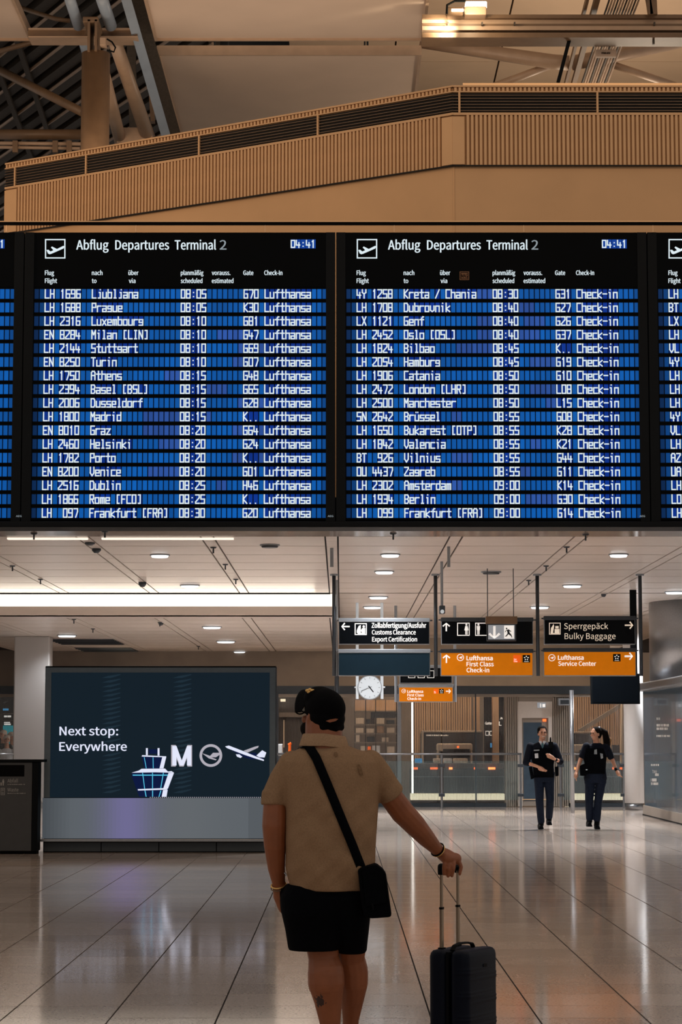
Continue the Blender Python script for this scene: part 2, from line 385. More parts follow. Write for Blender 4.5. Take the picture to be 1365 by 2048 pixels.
# ================================================================== THE SETTING
# floor: stone slabs, 60 cm, with open joints
TX, TY = .602, .59
fl = MB(); fl.box(-14, 14, -3, 74, -.25, -.008); floor = fl.build('floor', 'grout', kind='structure', label='polished beige stone floor of the departure hall')
g = .005
tm = MB(); tm.box(g, TX-g, g, TY-g, -.006, 0); tme = None; spots = []; rest = MB()
for j in range(-26, 104):
    y0 = 12.75 + j*TY
    half = (y0+TY)*682.5/F + .1
    for i in range(-24, 23):
        x0 = .507 + i*TX
        if y0+TY > 12.3 and x0+TX > -half and x0 < half and len(spots) < 298: spots.append((x0, y0))
        else:
            rest.add([(x0+g,y0+g,0),(x0+TX-g,y0+g,0),(x0+TX-g,y0+TY-g,0),(x0+g,y0+TY-g,0),
                      (x0+g,y0+g,-.008),(x0+TX-g,y0+g,-.008),(x0+TX-g,y0+TY-g,-.008),(x0+g,y0+TY-g,-.008)], [(0,1,2,3),(0,4,5,1),(1,5,6,2),(2,6,7,3),(3,7,4,0)])
rest.build('floor_tiles', 'floor', floor, kind='stuff')
for x0, y0 in spots:
    if tme is None:
        o = tm.build('floor_tile', 'floor', None, org=(0,0,0)); tme = o.data
    else:
        o = bpy.data.objects.new('floor_tile', tme); COL.objects.link(o)
    o.parent = floor; o.location = Vector((x0, y0, 0)) - floor.location
# lower ceiling
H1, H2 = 4.30, 3.89
YF = 28.9; YB = 72.0; YS = 41.9; XS = -.08
cl = MB(); cl.box(-12, 12, YF, YB+.5, H1+.03, H1+.4); ceil = cl.build('ceiling', 'ceil_gap', kind='structure', label='pale metal panel ceiling over the concourse')
cp = {}
def cpanel(x0, x1, y0, y1, z, cap=[0]):
    k = (round(x1-x0, 3), round(y1-y0, 3))
    if k not in cp:
        a = MB(); a.box(0, x1-x0, 0, y1-y0, 0, .025); ob = a.build('ceiling_panel', 'ceil_panel', None, org=(0,0,0)); cp[k] = ob.data
    else:
        ob = bpy.data.objects.new('ceiling_panel', cp[k]); COL.objects.link(ob)
    ob.parent = ceil; ob.location = Vector((x0, y0, z)) - ceil.location
tracks = [-.13 + 1.7*k for k in range(-5, 6)]
g = .025
TWD = .075
def ceil_rows(y0, y1, z, k0, k1, far):
    y = y0; joined = MB()
    while y < y1 - .1:
        ye = min(y+1.5, y1)
        for k in range(k0, k1):
            a, b = tracks[k]+TWD+.024, tracks[k+1]-TWD-.024
            vis = abs((a+b)/2) < ye*.155+1 and y < far
            if vis: cpanel(a, b, y+g, ye-g, z)
            else: joined.box(a, b, y+g, ye-g, z, z+.025)
        y = ye
    # narrow strip along each service track
    for k in range(k0, k1+1):
        yy = y0
        while yy < y1:
            joined.box(tracks[k]-TWD, tracks[k]+TWD, yy+.01, min(yy+.75, y1)-.01, z, z+.02); yy += .75
    joined.build('ceiling_panels', 'ceil_panel', ceil, kind='stuff')
ceil_rows(30.15, YS, H1, 0, 10, 60)
ceil_rows(YS+.2, YB, H1, 5, 10, 58)
# lowered ceiling to the left, with the light cove in the step
lo = MB(); lo.box(-12, XS, YS+.45, YB+.5, H2+.03, H1+.02); lowc = lo.build('trim_1', 'ceil_gap', kind='structure')
ceil_rows(YS+.48, YB, H2, 0, 5, 60)
cv = MB(); cv.box(-12, XS, YS-.02, YS+.05, ZZ(1233, YS), ZZ(1213, YS)); cv.build('trim_2', 'ceil_panel', kind='structure', label='pale fascia below the light cove')
cg = MB(); cg.box(-12, XS, YS+.43, YS+.45, ZZ(1216, YS), H1+.0); 
cg.build('cove_light', 'cove_glow', label='long bright cove light across the left of the ceiling', cat='light')
cv = MB(); cv.box(-12, XS, YS-.02, YS+.48, ZZ(1233, YS)-.0, ZZ(1233, YS)+.02); cv.box(XS-.03, XS, YS-.02, YB, H2, ZZ(1213, YS)); cv.build('trim_3', 'ceil_panel', kind='structure')
lamp('AREA', (-6.0, YS+.2, ZZ(1206, YS)), 28, (1, .88, .72), 11, .15, (-6.0, YS-1.6, H1+.3), name='cove_lamp')
sf = MB(); sf.box(-12, 12, YF-.25, 30.14, H1, H1+.06); sf.build('trim_4', 'soffit_gloss', kind='structure', label='glossy soffit strip behind the departure boards')
# side and rear walls
wl = MB(); wl.box(-12.2, -12, 50, YB+.5, 0, 16); wl.build('wall_left', 'wall_tan', kind='structure')
wl = MB(); wl.box(12, 12.2, 50, YB+.5, 0, 16); wl.build('wall_right', 'wall_tan', kind='structure')
wl = MB(); wl.box(-12, 12, YB, YB+.3, 0, H1+.2); wb = wl.build('wall_back', 'wall_tan', kind='structure')
for x0, x1, y0, y1 in ((1022, 1040, 1330, 1368), (1042, 1120, 1330, 1366), (870, 905, 1335, 1368), (930, 1010, 1330, 1366)):
    a, b, c, d = RC(x0, y0, x1, y1, YB-.03)
    q = MB(); q.box(a, b, YB-.06, YB-.001, c, d); q.build('wall_panel', 'inner_mid' if x0 != 1022 else 'beam_dark', wb)
# upper roof: dark sheet on the left, pale boarding on the right
rf = MB(); rf.box(-22, -1.2, 30, 95, 18.2, 18.6); roof = rf.build('trim_5', 'roof_dark', kind='structure', label='dark roof sheet high above the left side')
for k in range(34):
    y = 44 + k*1.1
    a_, b_ = (-15.0, y+11.4), (-3.0, y-11.4)
    p = MB(); p.obox((*a_, 18.0), (*b_, 18.0), .3, .34); p.build('roof_purlin', 'purlin', roof)
    if k % 2 == 0:
        p = MB(); p.tube([(a_[0], a_[1]+.5, 17.75), (b_[0], b_[1]+.5, 17.75)], .04, 6); p.build('roof_conduit', 'steel_pale', roof)
for x in (-7.9, -7.2):
    p = MB(); p.obox((x, 42, 17.7), (x-1.2, 72, 17.7), .12, .1); p.build('roof_rail', 'purlin', roof)
rp = MB(); rp.box(-1.2, 16, 30, 95, 17.4, 17.6); rpo = rp.build('trim_6', 'ceil_gap', kind='structure', label='pale boarded roof soffit high above the right side')
for i in range(7):
    for j in range(17):
        q = MB(); q.box(-1.2+i*2.45+.02, -1.2+(i+1)*2.45-.02, 38+j*3.2+.015, 38+(j+1)*3.2-.015, 17.34, 17.4); q.build('roof_panel', 'roof_panel', rpo)
q = MB(); q.box(-22, 16, 95, 95.3, 4, 19); q.build('trim_7', 'inner_mid', kind='structure')

# ================================================================== ribbed bulkhead above the boards
CX, CY = 1.563, 30.5; LX, LY = -5.365, 34.76; RX = 12.0
zt, z1, z2, z3 = ZZ(172, CY), ZZ(184, CY), ZZ(226, CY), ZZ(333, CY)
bk = empty('bulkhead', (1, 32, 4.4), 'tan ribbed bulkhead with dark ventilation louvres above the departure boards', 'bulkhead')
bk['kind'] = 'structure'; del bk['category']
dA = Vector((LX-CX, LY-CY, 0)); LA = dA.length; dA.normalize(); nA = Vector((dA.y, -dA.x, 0))
if nA.y > 0: nA = -nA
def fa(s, out, z): return Vector((CX, CY, z)) + dA*s + nA*out       # a point on the angled face
def prism(mb, s0, s1, o0, o1, z0, z1_, face='A'):
    if face == 'A':
        P = [fa(s, o, z) for z in (z0, z1_) for s, o in ((s0,o1),(s1,o1),(s1,o0),(s0,o0))]
    else:
        P = [Vector((CX+s, CY-o, z)) for z in (z0, z1_) for s, o in ((s0,o1),(s1,o1),(s1,o0),(s0,o0))]
    return mb.add(P, [(0,1,2,3),(7,6,5,4),(0,4,5,1),(1,5,6,2),(2,6,7,3),(3,7,4,0)])
for face, L in (('A', LA), ('B', RX-CX)):
    q = MB(); prism(q, 0, L, -.5, -.05, 4.45, z3+.02, face); q.build('smooth_panel', 'tan_smooth', bk)
    q = MB(); prism(q, 0, L, -.5, -.03, z3+.03, zt, face); q.build('backing_panel', 'tan_gap', bk)
    q = MB(); prism(q, -.01, L, -.04, -.025, z2+.01, z1-.01, face); q.build('louvre_void', 'grille_dark', bk)
    q = MB(); prism(q, -.01, L, -.02, .004, z3+.005, z3+.022, face); q.build('shadow_strip', 'grille_dark', bk)  # dark strip drawn as the shadow line below the ribs
    q = MB(); prism(q, -.01, L, -.02, .004, z2-.028, z2+.006, face); q.build('edge_rail', 'tan_rib', bk); q = MB(); prism(q, -.01, L, -.02, .008, z1-.004, z1+.012, face)
    q.build('edge_rail', 'tan_rib', bk)
    for k in range(6):
        z = z2 + .03 + (z1-z2-.06)*k/5.5
        q = MB(); prism(q, 0, L, -.02, .005, z, z+.007, face); q.build('louvre_slat', 'steel_brown', bk)
    q = MB(); s = .03
    while s < L-.03: prism(q, s, s+.034, -.03, .0, z1+.015, zt-.02, face); s += .061
    q.build('top_band_ribs', 'tan_rib', bk, kind='stuff')
    q = MB(); prism(q, -.01, L, -.03, .006, zt-.015, zt+.01, face); q.build('top_rail', 'tan_rib', bk)
    s = .2; me = None
    while s < L-(.25 if face == 'A' else 0):
        if me is None:
            q = MB(); prism(q, s, s+.036, -.03, .0, z3+.025, z2-.028, face); o = q.build('rib', 'tan_rib', bk); me = o.data; s00 = s
        else:
            o = bpy.data.objects.new('rib', me); COL.objects.link(o); o.parent = bk
            o.location = (dA if face == 'A' else Vector((1,0,0)))*(s-s00)
        s += .061
    q = MB(); prism(q, 0, .17, -.03, .003, z3+.03, z2-.05, face); q.build('corner_panel', 'tan_smooth', bk)
q = MB(); prism(q, LA-.25, LA, -.03, .003, z3+.03, z2-.05, 'A'); q.build('corner_panel', 'tan_smooth', bk)
def s_at(px):   # distance along the angled face for a pixel column at the louvre band
    best = min(range(0, 900), key=lambda i: abs((lambda p: 682.5 + F*p.x/(p.y*ct + (p.z-EYE)*st))(fa(LA*i/900, 0, z2)) - px)); return LA*best/900
for px in (398, 636, 172, 30):
    s = s_at(px); q = MB(); prism(q, s-.014, s+.014, -.02, .01, z2, z1, 'A'); q.build('louvre_post', 'tan_rib', bk)
for s in (.1, 2.04, 4.0):
    q = MB(); prism(q, s-.014, s+.014, -.02, .01, z2, z1, 'B'); q.build('louvre_post', 'tan_rib', bk)
q = MB(); q.box(CX+.2, RX, CY+.9, CY+1.3, zt-.3, ZZ(166, CY+.9)); q.build('rear_upstand', 'tan_edge', bk)
q = MB(); q.box(LX-.02, LX+.4, LY+.5, LY+5, 4.4, zt); q.build('end_wall', 'tan_smooth', bk)

# ================================================================== departure boards
FONT = {
'A':"00 05 16 36 45 40;03 43",'B':"00 06 36 45 44 33 03;33 42 41 30 00",'C':"46 06 00 40",'D':"00 06 36 45 41 30 00",'E':"46 06 00 40;03 33",
'F':"46 06 00;03 33",'G':"46 06 00 40 43 23",'H':"00 06;40 46;03 43",'I':"16 36;26 20;10 30",'K':"00 06;46 03 40",'L':"06 00 40",
'M':"00 06 23 46 40",'N':"00 06 40 46",'O':"00 06 46 40 00",'P':"00 06 46 43 03",'Q':"00 06 46 40 00;21 40",'R':"00 06 46 43 03;23 40",
'S':"46 06 03 43 40 00",'T':"06 46;26 20",'U':"06 00 40 46",'V':"06 02 20 42 46",'X':"06 40;00 46",'Y':"06 04 23 44 46;23 20",'Z':"06 46 45 01 00 40",
'0':"00 06 46 40 00",'1':"15 26 20",'2':"06 46 44 01 00 40",'3':"06 46 40 00;13 43",'4':"06 02 42;34 30",'5':"46 06 03 43 40 00",
'6':"46 06 00 40 43 03",'7':"06 46 44 20",'8':"00 06 46 40 00;03 43",'9':"00 40 46 06 03 43",
'a':"04 44 40 00 02 42",'b':"06 00 40 44 04",'c':"44 04 00 40",'d':"46 40 00 04 44",'e':"02 42 44 04 00 40",'f':"20 25 36 46;04 44",
'g':"40 44 04 02 42;40 00",'h':"06 00;04 44 40",'i':"14 24 20;26 26",'j':"24 34 30 10;36 36",'k':"06 00;44 02 40",'l':"16 26 20;10 30",
'm':"00 04 44 40;24 20",'n':"00 04 44 40",'o':"00 04 44 40 00",'p':"00 04 44 41 01",'q':"40 44 04 01 41",'r':"00 04;03 14 44",
's':"44 04 02 42 40 00",'t':"26 20 40;04 44",'u':"04 00 40 44",'v':"04 01 20 41 44",'w':"04 00 40 44;24 20",'x':"04 40;00 44",
'y':"04 02 42;44 40 00",'z':"04 44 00 40",'ü':"04 00 40 44;16 16;36 36",':':"21 21;24 24",'-':"03 43",'.':"20 20",'/':"00 46",'(':"36 16 10 30",')':"16 36 30 10"}
BY = 28.0
def lcd(mb, txt, X0, zb, pitch, hgt, yy):
    cw = pitch*.68; sw = pitch*.235
    for i, ch in enumerate(txt):
        if ch == ' ' or ch not in FONT: continue
        for st_ in FONT[ch].split(';'):
            p = [(X0 + i*pitch + pitch*.1 + int(a[0])/4*cw, zb + int(a[1])/6*hgt) for a in st_.split()]
            for (xa, za), (xb, zb_) in zip(p[:-1], p[1:]):
                dx, dz = xb-xa, zb_-za; L = math.hypot(dx, dz)
                if L == 0: dx, dz, L = 0, 1, 1
                ux, uz = dx/L*sw/2, dz/L*sw/2; nx, nz = -uz, ux
                mb.add([(xa-ux-nx, yy, za-uz-nz), (xb+ux-nx, yy, zb_+uz-nz), (xb+ux+nx, yy, zb_+uz+nz), (xa-ux+nx, yy, za-uz+nz)], [(0,1,2,3)])
BX0 = PT(90, 588, BY).x; PITCH = 10.47/PPM(588, BY); BP = 624/PPM(588, BY)
ZR0, ZR1 = ZZ(588, BY), ZZ(1026, BY)
rowsA = ["LH 1696  Ljubljana|08:05|G70|Lufthansa","LH 1688  Prague|08:05|K30|Lufthansa","LH 2316  Luxembourg|08:10|G81|Lufthansa","EN 8284  Milan (LIN)|08:10|G47|Lufthansa",
"LH 2144  Stuttgart|08:10|G69|Lufthansa","EN 8250  Turin|08:10|G07|Lufthansa","LH 1750  Athens|08:15|G48|Lufthansa","LH 2394  Basel (BSL)|08:15|G65|Lufthansa",
"LH 2006  Dusseldorf|08:15|G28|Lufthansa","LH 1800  Madrid|08:15|K..|Lufthansa","EN 8010  Graz|08:20|G64|Lufthansa","LH 2460  Helsinki|08:20|G24|Lufthansa",
"LH 1782  Porto|08:20|K..|Lufthansa","EN 8200  Venice|08:20|G01|Lufthansa","LH 2516  Dublin|08:25|H46|Lufthansa","LH 1866  Rome (FCO)|08:25|K..|Lufthansa","LH  097  Frankfurt (FRA)|08:30|G20|Lufthansa"]
rowsB = ["4Y 1258  Kreta / Chania|08:30|G31|Check-in","LH 1708  Dubrovnik|08:40|G27|Check-in","LX 1121  Genf|08:40|G26|Check-in","LH 2452  Oslo (OSL)|08:40|G37|Check-in",
"LH 1824  Bilbao|08:45|K..|Check-in","LH 2054  Hamburg|08:45|G19|Check-in","LH 1906  Catania|08:50|G10|Check-in","LH 2472  London (LHR)|08:50|L08|Check-in",
"LH 2500  Manchester|08:50|L15|Check-in","SN 2642  Brüssel|08:55|G08|Check-in","LH 1650  Bukarest (OTP)|08:55|K28|Check-in","LH 1842  Valencia|08:55|K21|Check-in",
"BT  926  Vilnius|08:55|G44|Check-in","OU 4437  Zagreb|08:55|G11|Check-in","LH 2302  Amsterdam|09:00|K14|Check-in","LH 1934  Berlin|09:00|G30|Check-in","LH  099  Frankfurt (FRA)|09:00|G14|Check-in"]
rowsC = ["LH","BT","LX","LH","VL","4Y","LH","LH","LH","4Y","VL","LH","AZ","UA","LH","LO","LH"]
def fmt(r):
    p = r.split('|')
    if len(p) == 1: return r
    return p[0].ljust(26) + p[1].ljust(12) + p[2].ljust(4) + p[3]
def board(k, rows, label):
    ox = BP*(k-1); dx = 624*(k-1)
    xa = PT(52, 588, BY).x + ox - .02; xb = xa + BP - .012
    zb, ztp = ZZ(1043, BY), ZZ(465, BY)
    b = empty('departure_board', ((xa+xb)/2, BY+.2, zb), label, 'departure board', 'departure boards in a row')
    q = MB(); q.box(xa, xb, BY+.02, BY+.5, zb, ztp); q.build('housing', 'board_black', b)
    fw = .12
    q = MB(); q.box(xa, xa+fw, BY-.015, BY+.02, zb, ztp); q.build('side_frame', 'board_frame', b, bevel=.004)
    q = MB(); q.box(xb-fw, xb, BY-.015, BY+.02, zb, ztp); q.build('side_frame', 'board_frame', b, bevel=.004)
    zh = ZZ(574, BY)
    q = MB(); q.box(xa+fw, xb-fw, BY, BY+.02, zh, ztp); hp = q.build('header_panel', 'board_black', b)
    yy = BY - .006
    q = MB()
    # the aircraft pictogram in its frame
    q.frame(90+dx, 478, 131+dx, 517, 2.4, yy)
    pl = [(93,500),(97,499.5),(101,503),(107,500.5),(102,495),(104,493),(108,495),(114,498),(127,491.5),(129,493.5),(127,497),(103,507.5),(99,508.5),(96,507)]
    q.poly([(x+dx, y) for x, y in pl], yy); q.build('aircraft_pictogram', 'text_glow', hp)
    q = MB()
    for t, x0, x1, base, cap in (("Abflug",153,217,499,18.5),("Departures",231,338,499,18.5),("Terminal",350,432,499,18.5)):
        text(q, t, x0+dx, x1+dx, base, cap, yy, .03)
    q.build('heading_text', 'text_glow', hp, kind='stuff')
    q = MB(); text(q, "2", 440+dx, 453+dx, 499, 18.5, yy, .025); q.build('heading_digit', 'text_dim', hp)
    q = MB()
    for t, x0, x1, base in (("Flug",90,108,550),("Flight",90,114,566),("nach",184,205,550),("to",184,193,566),("über",257,277,550),("via",258,271,566),
          ("planmäßig",362,407,550),("scheduled",362,405,566),("vorauss.",424,461,550),("estimated",424,467,566),("Gate",487,507,550),("Check-In",529,565,550)):
        text(q, t, x0+dx, x1+dx, base, 9, yy, .035)
    q.build('column_headings', 'text_glow', hp, kind='stuff')
    # clock
    q = MB(); zc0, zc1 = ZZ(497, BY), ZZ(479, BY); xc = PT(582, 488, BY).x + ox; pc = 10.1/PPM(488, BY)
    for i in range(5): q.add([(xc+i*pc, yy+.002, zc0), (xc+i*pc+pc*.93, yy+.002, zc0), (xc+i*pc+pc*.93, yy+.002, zc1), (xc+i*pc, yy+.002, zc1)], [(0,1,2,3)], srgb(8, 62, 150))
    q.build('clock_cells', 'cell_glow', hp)
    q = MB(); lcd(q, "04:41", xc, zc0+.012, pc, zc1-zc0-.026, yy-.004); q.build('clock_digits', 'text_glow', hp, kind='stuff')
    for r in range(17):
        zc = ZR0 + (ZR1-ZR0)*r/16; hh = abs(ZR1-ZR0)/16
        q = MB(); q.box(xa+fw, xb-fw, BY, BY+.02, zc-hh*.5+.002, zc+hh*.5-.002); row = q.build('display_row', 'board_black', b)
        q = MB(); hc = hh*.355
        line = fmt(rows[r]) if rows else ''
        runs = [(random.randint(18, 37), random.randint(2, 8)) for _ in range(random.choice((0, 1, 1, 2)))]
        for c in range(-2, 54):
            f = 1.0 if c >= 0 else (.22 if c == -2 else .5)
            f *= random.uniform(.86, 1.08)*(1 - .12*math.sin(c*.21+r))
            if c == 53: f *= .65
            lit = c >= 0 and c < len(line) and line[c] != ' '
            base = (2, 48, 138) if lit else (5, 86, 166)
            col = list(srgb(*base))
            if any(a <= c < a+n for a, n in runs) and not lit: col = [col[0]+.022, col[1]*.9, col[2]*.9, 1]
            col = (col[0]*f, col[1]*f, col[2]*f, 1)
            dk = (col[0]*.6, col[1]*.55, col[2]*.65, 1)
            x0 = BX0 + ox + c*PITCH + PITCH*.03; x1 = x0 + PITCH*.82; xm = x0 + PITCH*.2
            q.add([(x0, yy+.003, zc-hc), (x1, yy+.003, zc-hc), (x1, yy+.003, zc+hc), (x0, yy+.003, zc+hc)], [(0,1,2,3)], col)
            if not lit: q.add([(xm-PITCH*.17, yy+.002, zc-hc), (xm, yy+.002, zc-hc), (xm, yy+.002, zc+hc), (xm-PITCH*.17, yy+.002, zc+hc)], [(0,1,2,3)], tuple(.8*a+.2*b_ for a, b_ in zip(col, dk)))
        q.build('character_cells', 'cell_glow', row, kind='stuff')
        if line:
            q = MB(); lcd(q, line, BX0+ox-PITCH*.03, zc-hh*.305, PITCH, hh*.61, yy-.002); q.build('flight_text', 'text_glow', row, kind='stuff')
    q = MB(); text(q, "AEG", 656+dx, 667+dx, 1034, 3.6, BY-.022, .02); q.build('maker_mark', 'text_dim', b)
    if k == 2:
        q = MB(); q.rect(920, 543, 939, 560, yy-.001); st_ = q.build('sticker', mat('sticker_brown', srgb(120, 84, 58), .7, noise=.3, nscale=60), hp)
        q = MB(); q.frame(921.5, 544.5, 937.5, 558.5, 1.3, yy-.003); text(q, "MAG", 923.5, 936, 555.5, 7.5, yy-.003, .03); q.build('sticker_print', 'cap_black', hp)
board(0, None, 'departure board cut off at the left edge, without any flight lettering')
board(1, rowsA, 'departure board listing flights from Ljubljana down to Frankfurt 08:30')
board(2, rowsB, 'departure board listing flights from Kreta / Chania down to Frankfurt 09:00')
board(3, rowsC, 'departure board cut off at the right edge of the photo')
xa = -9; xb = 9
q = MB(); q.box(xa, xb, BY-.06, BY+.5, ZZ(1055, BY), ZZ(1043.5, BY)); bm = q.build('support_beam', 'board_frame', bevel=.01, label='dark steel beam under the row of departure boards', cat='beam')
q = MB()
q.box(xa, xb, BY-.05, BY-.03, ZZ(452, BY), ZZ(446, BY)); q.build('cable_rail', 'cap_black', label='black rail above the row of departure boards', cat='rail')
rl = bpy.data.objects['cable_rail']
q = MB(); q.box(xa, xb, BY-.06, BY-.02, ZZ(446, BY)+.001, ZZ(444, BY)); q.build('top_edge', 'tan_edge', rl)
for px in (14, 273, 531, 789, 1048, 1306):
    x = PT(px, 458, BY).x
    q = MB(); q.tube([(x, BY-.04, ZZ(466, BY)), (x, BY-.04, ZZ(452, BY))], .007, 8); q.build('hanger_rod', 'tan_edge', rl)

# ================================================================== upper roof steelwork
def pbox(px0, py0, px1, py1, Y, d, m, name, parent=None, **kw):
    a, b, c, e = RC(px0, py0, px1, py1, Y); q = MB(); q.box(a, b, Y, Y+d, c, e); return q.build(name, m, parent, **kw)
def baffle(x0, x1, y0, y1, label):
    b = empty('ceiling_baffle', ((x0+x1)/2, (y0+y1)/2, 14.0), label, 'ceiling panel', 'pale baffles under the roof')
    q = MB(); q.box(x0+.05, x1-.05, y0+.05, y1-.05, 14.0, 14.08); q.build('board', 'baffle', b)
    for a in ((x0, x1, y0, y0+.05), (x0, x1, y1-.05, y1), (x0, x0+.05, y0+.05, y1-.05), (x1-.05, x1, y0+.05, y1-.05)):
        q = MB(); q.box(*a, 13.96, 14.14); q.build('edge_trim', 'steel_pale', b)
    for a in (.2, .8):
        for c in (.2, .8):
            q = MB(); q.tube([(x0+(x1-x0)*a, y0+(y1-y0)*c, 14.08), (x0+(x1-x0)*a, y0+(y1-y0)*c, 17.3)], .02, 8); q.build('hanger', 'steel_dark', b)
baffle(-3.33, 1.49, 32.5, 38.7, 'large pale ceiling baffle cut by the top edge of the photo')
baffle(-3.36, 1.47, 39.5, 47.5, 'large pale ceiling baffle just above the sloping bulkhead edge')
baffle(-10.4, -5.52, 32.5, 38.7, 'pale ceiling baffle in the top left corner')
UY = 38.0
def strut(name, pts, r, m, label, cat='steel tube', Y=UY, flat=None, group='roof struts'):
    p = [PT(a[0], a[1], a[2] if len(a) > 2 else Y) for a in pts]
    q = MB()
    if flat:
        q.obox(p[0], p[1], flat[0], flat[1], (0, -1, .3))
        return q.build(name, m, label=label, cat=cat, group=group)
    rr = r if hasattr(r, '__len__') else [r]*len(p)
    q.tube(p, rr, 20); return q.build(name, m, smooth=False, label=label, cat=cat, group=group)
def smooth_sides(o):
    for p in o.data.polygons:
        if len(p.vertices) == 4: p.use_smooth = True
    return o
col = empty('roof_column', PT(191, 330, 37.5), 'brown steel roof column with fin plates rising behind the bulkhead', 'column')
def cyl(q, x, y, z0, z1, r, n=28): q.tube([(x, y, z0), (x, y, z1)], [r, r], n)
cc = PT(191, 200, 37.5); rr = 28.5/PPM(200, 37.5)
q = MB(); cyl(q, cc.x, cc.y, 8, ZZ(108, 37.5), rr); smooth_sides(q.build('shaft', 'steel_brown', col))
for x0, x1 in ((179, 184), (193, 198)): 
    a, b, c, d = RC(x0, 50, x1, 112, 37.5); q = MB(); q.box(a, b, 37.2, 37.8, c, d); q.build('fin_plate', 'steel_brown', col)
a, b, c, d = RC(168, 40, 199, 52, 37.4); q = MB(); q.box(a, b, 37.2, 37.9, c, d); q.build('bearing_block', 'steel_brown', col, bevel=.02)
a, b, c, d = RC(201, 78, 213, 94, 37.3); q = MB(); q.box(a, b, 37.2, 37.4, c, d); q.build('junction_box', 'steel_pale', col, bevel=.01)
q = MB(); q.tube([PT(214, 78, 37.2), PT(224, 84, 37.2), PT(231, 95, 37.2), PT(228, 104, 37.2), PT(214, 100, 37.2)], .015, 8); q.build('cable', 'black', col)
o = pbox(56, 56, 275, 71, 38.0, .35, 'steel_brown', 'roof_beam', label='brown horizontal roof beam crossing behind the column top', cat='beam', group='roof struts')
q = MB(); a, b, c, d = RC(56, 54, 275, 57, 37.9); q.box(a, b, 37.95, 38.4, c, d); q.build('top_flange', 'steel_pale', o); a, b, c, d = RC(56, 70, 275, 73, 37.9); q = MB(); q.box(a, b, 37.95, 38.4, c, d); q.build('bottom_flange', 'steel_pale', o)
S = smooth_sides
S(strut('roof_strut', [(134,-20,36.5),(157,52,37.8)], .095, 'steel_blue', 'blue-grey thick strut from the photo top to the column head, left one'))
S(strut('roof_strut', [(198,-20,36.5),(222,52,37.8)], .105, 'steel_blue', 'blue-grey thick strut from the photo top to the column head, right one'))
S(strut('roof_strut', [(164,70,38.6),(176,110,39.2)], .1, 'steel_blue', 'short pale strut stub just left of the column head'))
S(strut('roof_strut', [(226,72,38.4),(300,285,42)], [.12,.14], 'steel_pale', 'thick pale strut slanting down right of the brown column'))
S(strut('roof_strut', [(205,140,39),(243,290,42)], .12, 'steel_pale', 'pale strut partly hidden behind the brown column'))
strut('roof_girder', [(250,-10,37.2),(336,285,41)], 0, 'steel_blue', 'flat blue-grey girder slanting beside the baffles', cat='girder', flat=(.17,.2))
strut('roof_girder', [(272,-10,38),(356,285,42)], 0, 'purlin', 'dark girder alongside the flat blue-grey one', cat='girder', flat=(.2,.2))
strut('roof_girder', [(262,72,43),(268,260,43)], 0, 'purlin', 'dark upright girder between the pale struts', cat='girder', flat=(.16,.2))
strut('roof_girder', [(298,120,43),(306,245,43)], 0, 'steel_brown', 'short brown upright bar left of the baffles', cat='girder', flat=(.08,.2))
o = pbox(234, 255, 305, 285, 41.6, .3, 'steel_pale', 'gusset_plate', label='pale steel gusset joining two struts behind the bulkhead', cat='plate')
S(strut('brace_pipe', [(-10,136,43),(168,226,41)], .085, 'steel_brown', 'brown brace pipe running from the left edge down to the column'))
S(strut('brace_pipe', [(-10,105,42),(118,70,42)], .05, 'steel_brown', 'thin brown brace rising from the left edge to the roof beam'))
S(strut('brace_pipe', [(40,15,43),(112,38,42.5),(140,42,42.5)], .045, 'steel_brown', 'thin bent brace above the roof beam'))
S(strut('roof_pipe', [(-30,269,42),(168,269,42)], .10, 'steel_brown', 'wide brown pipe running level at left of the column', cat='pipe'))
S(strut('roof_pipe', [(-30,286,41),(168,288,41)], .035, 'steel_pale', 'upper thin pale conduit below the wide pipe', cat='pipe'))
S(strut('roof_pipe', [(-30,294,41),(160,297,41)], .03, 'steel_pale', 'lower thin pale conduit below the wide pipe', cat='pipe'))
for px in (30, 110, 138):
    o = pbox(px-5, 281, px+5, 304, 40.9, .1, 'steel_brown', 'pipe_bracket', label='small brown pipe bracket, %s' % {30: 'the one nearest the left edge', 110: 'the middle of three', 138: 'the one nearest the column'}[px], cat='bracket', group='pipe brackets')
# right side truss with its flood lamp
tr = empty('roof_truss', PT(1110, 75, 36.5), 'pale horizontal roof truss with cable trays at upper right', 'truss')
for y0, y1, m, d in ((29, 36, 'steel_brown', .5), (36, 46, 'steel_pale', .42), (46, 52, 'steel_brown', .46), (52, 60, 'steel_pale', .5), (62, 65, 'cap_black', .42), (65, 75, 'steel_brown', .5)):
    a, b, c, dd = RC(845, y0, 1420, y1, 36.5); q = MB(); q.box(a, b, 36.5+(.5-d), 37.0, c, dd); q.build('truss_chord', m, tr)
for px in (897, 965, 1030, 1310):
    a, b, c, dd = RC(px-1.5, 44, px+1.5, 50, 36.45); q = MB(); q.box(a, b, 36.44, 36.52, c, dd); q.build('clamp', 'purlin', tr)
a, b, c, dd = RC(1308, 74, 1312, 84, 36.5); q = MB(); q.box(a, b, 36.6, 36.65, c, dd); q.build('clamp', 'purlin', tr)
S(strut('truss_diagonal', [(840,84,40.6),(1110,124,40.6),(1138,126,40.6)], [.11,.14,.14], 'steel_pale', 'pale diagonal brace from the baffles down to the cable tray'))
S(strut('truss_diagonal', [(1420,72,40.9),(1190,118,40.9),(1145,126,40.9)], [.11,.14,.14], 'steel_pale', 'pale diagonal brace from the right edge to the cable tray'))
S(strut('truss_diagonal', [(980,176,41),(1120,124,40.7)], .07, 'steel_pale', 'thinner diagonal brace below the junction, left one'))
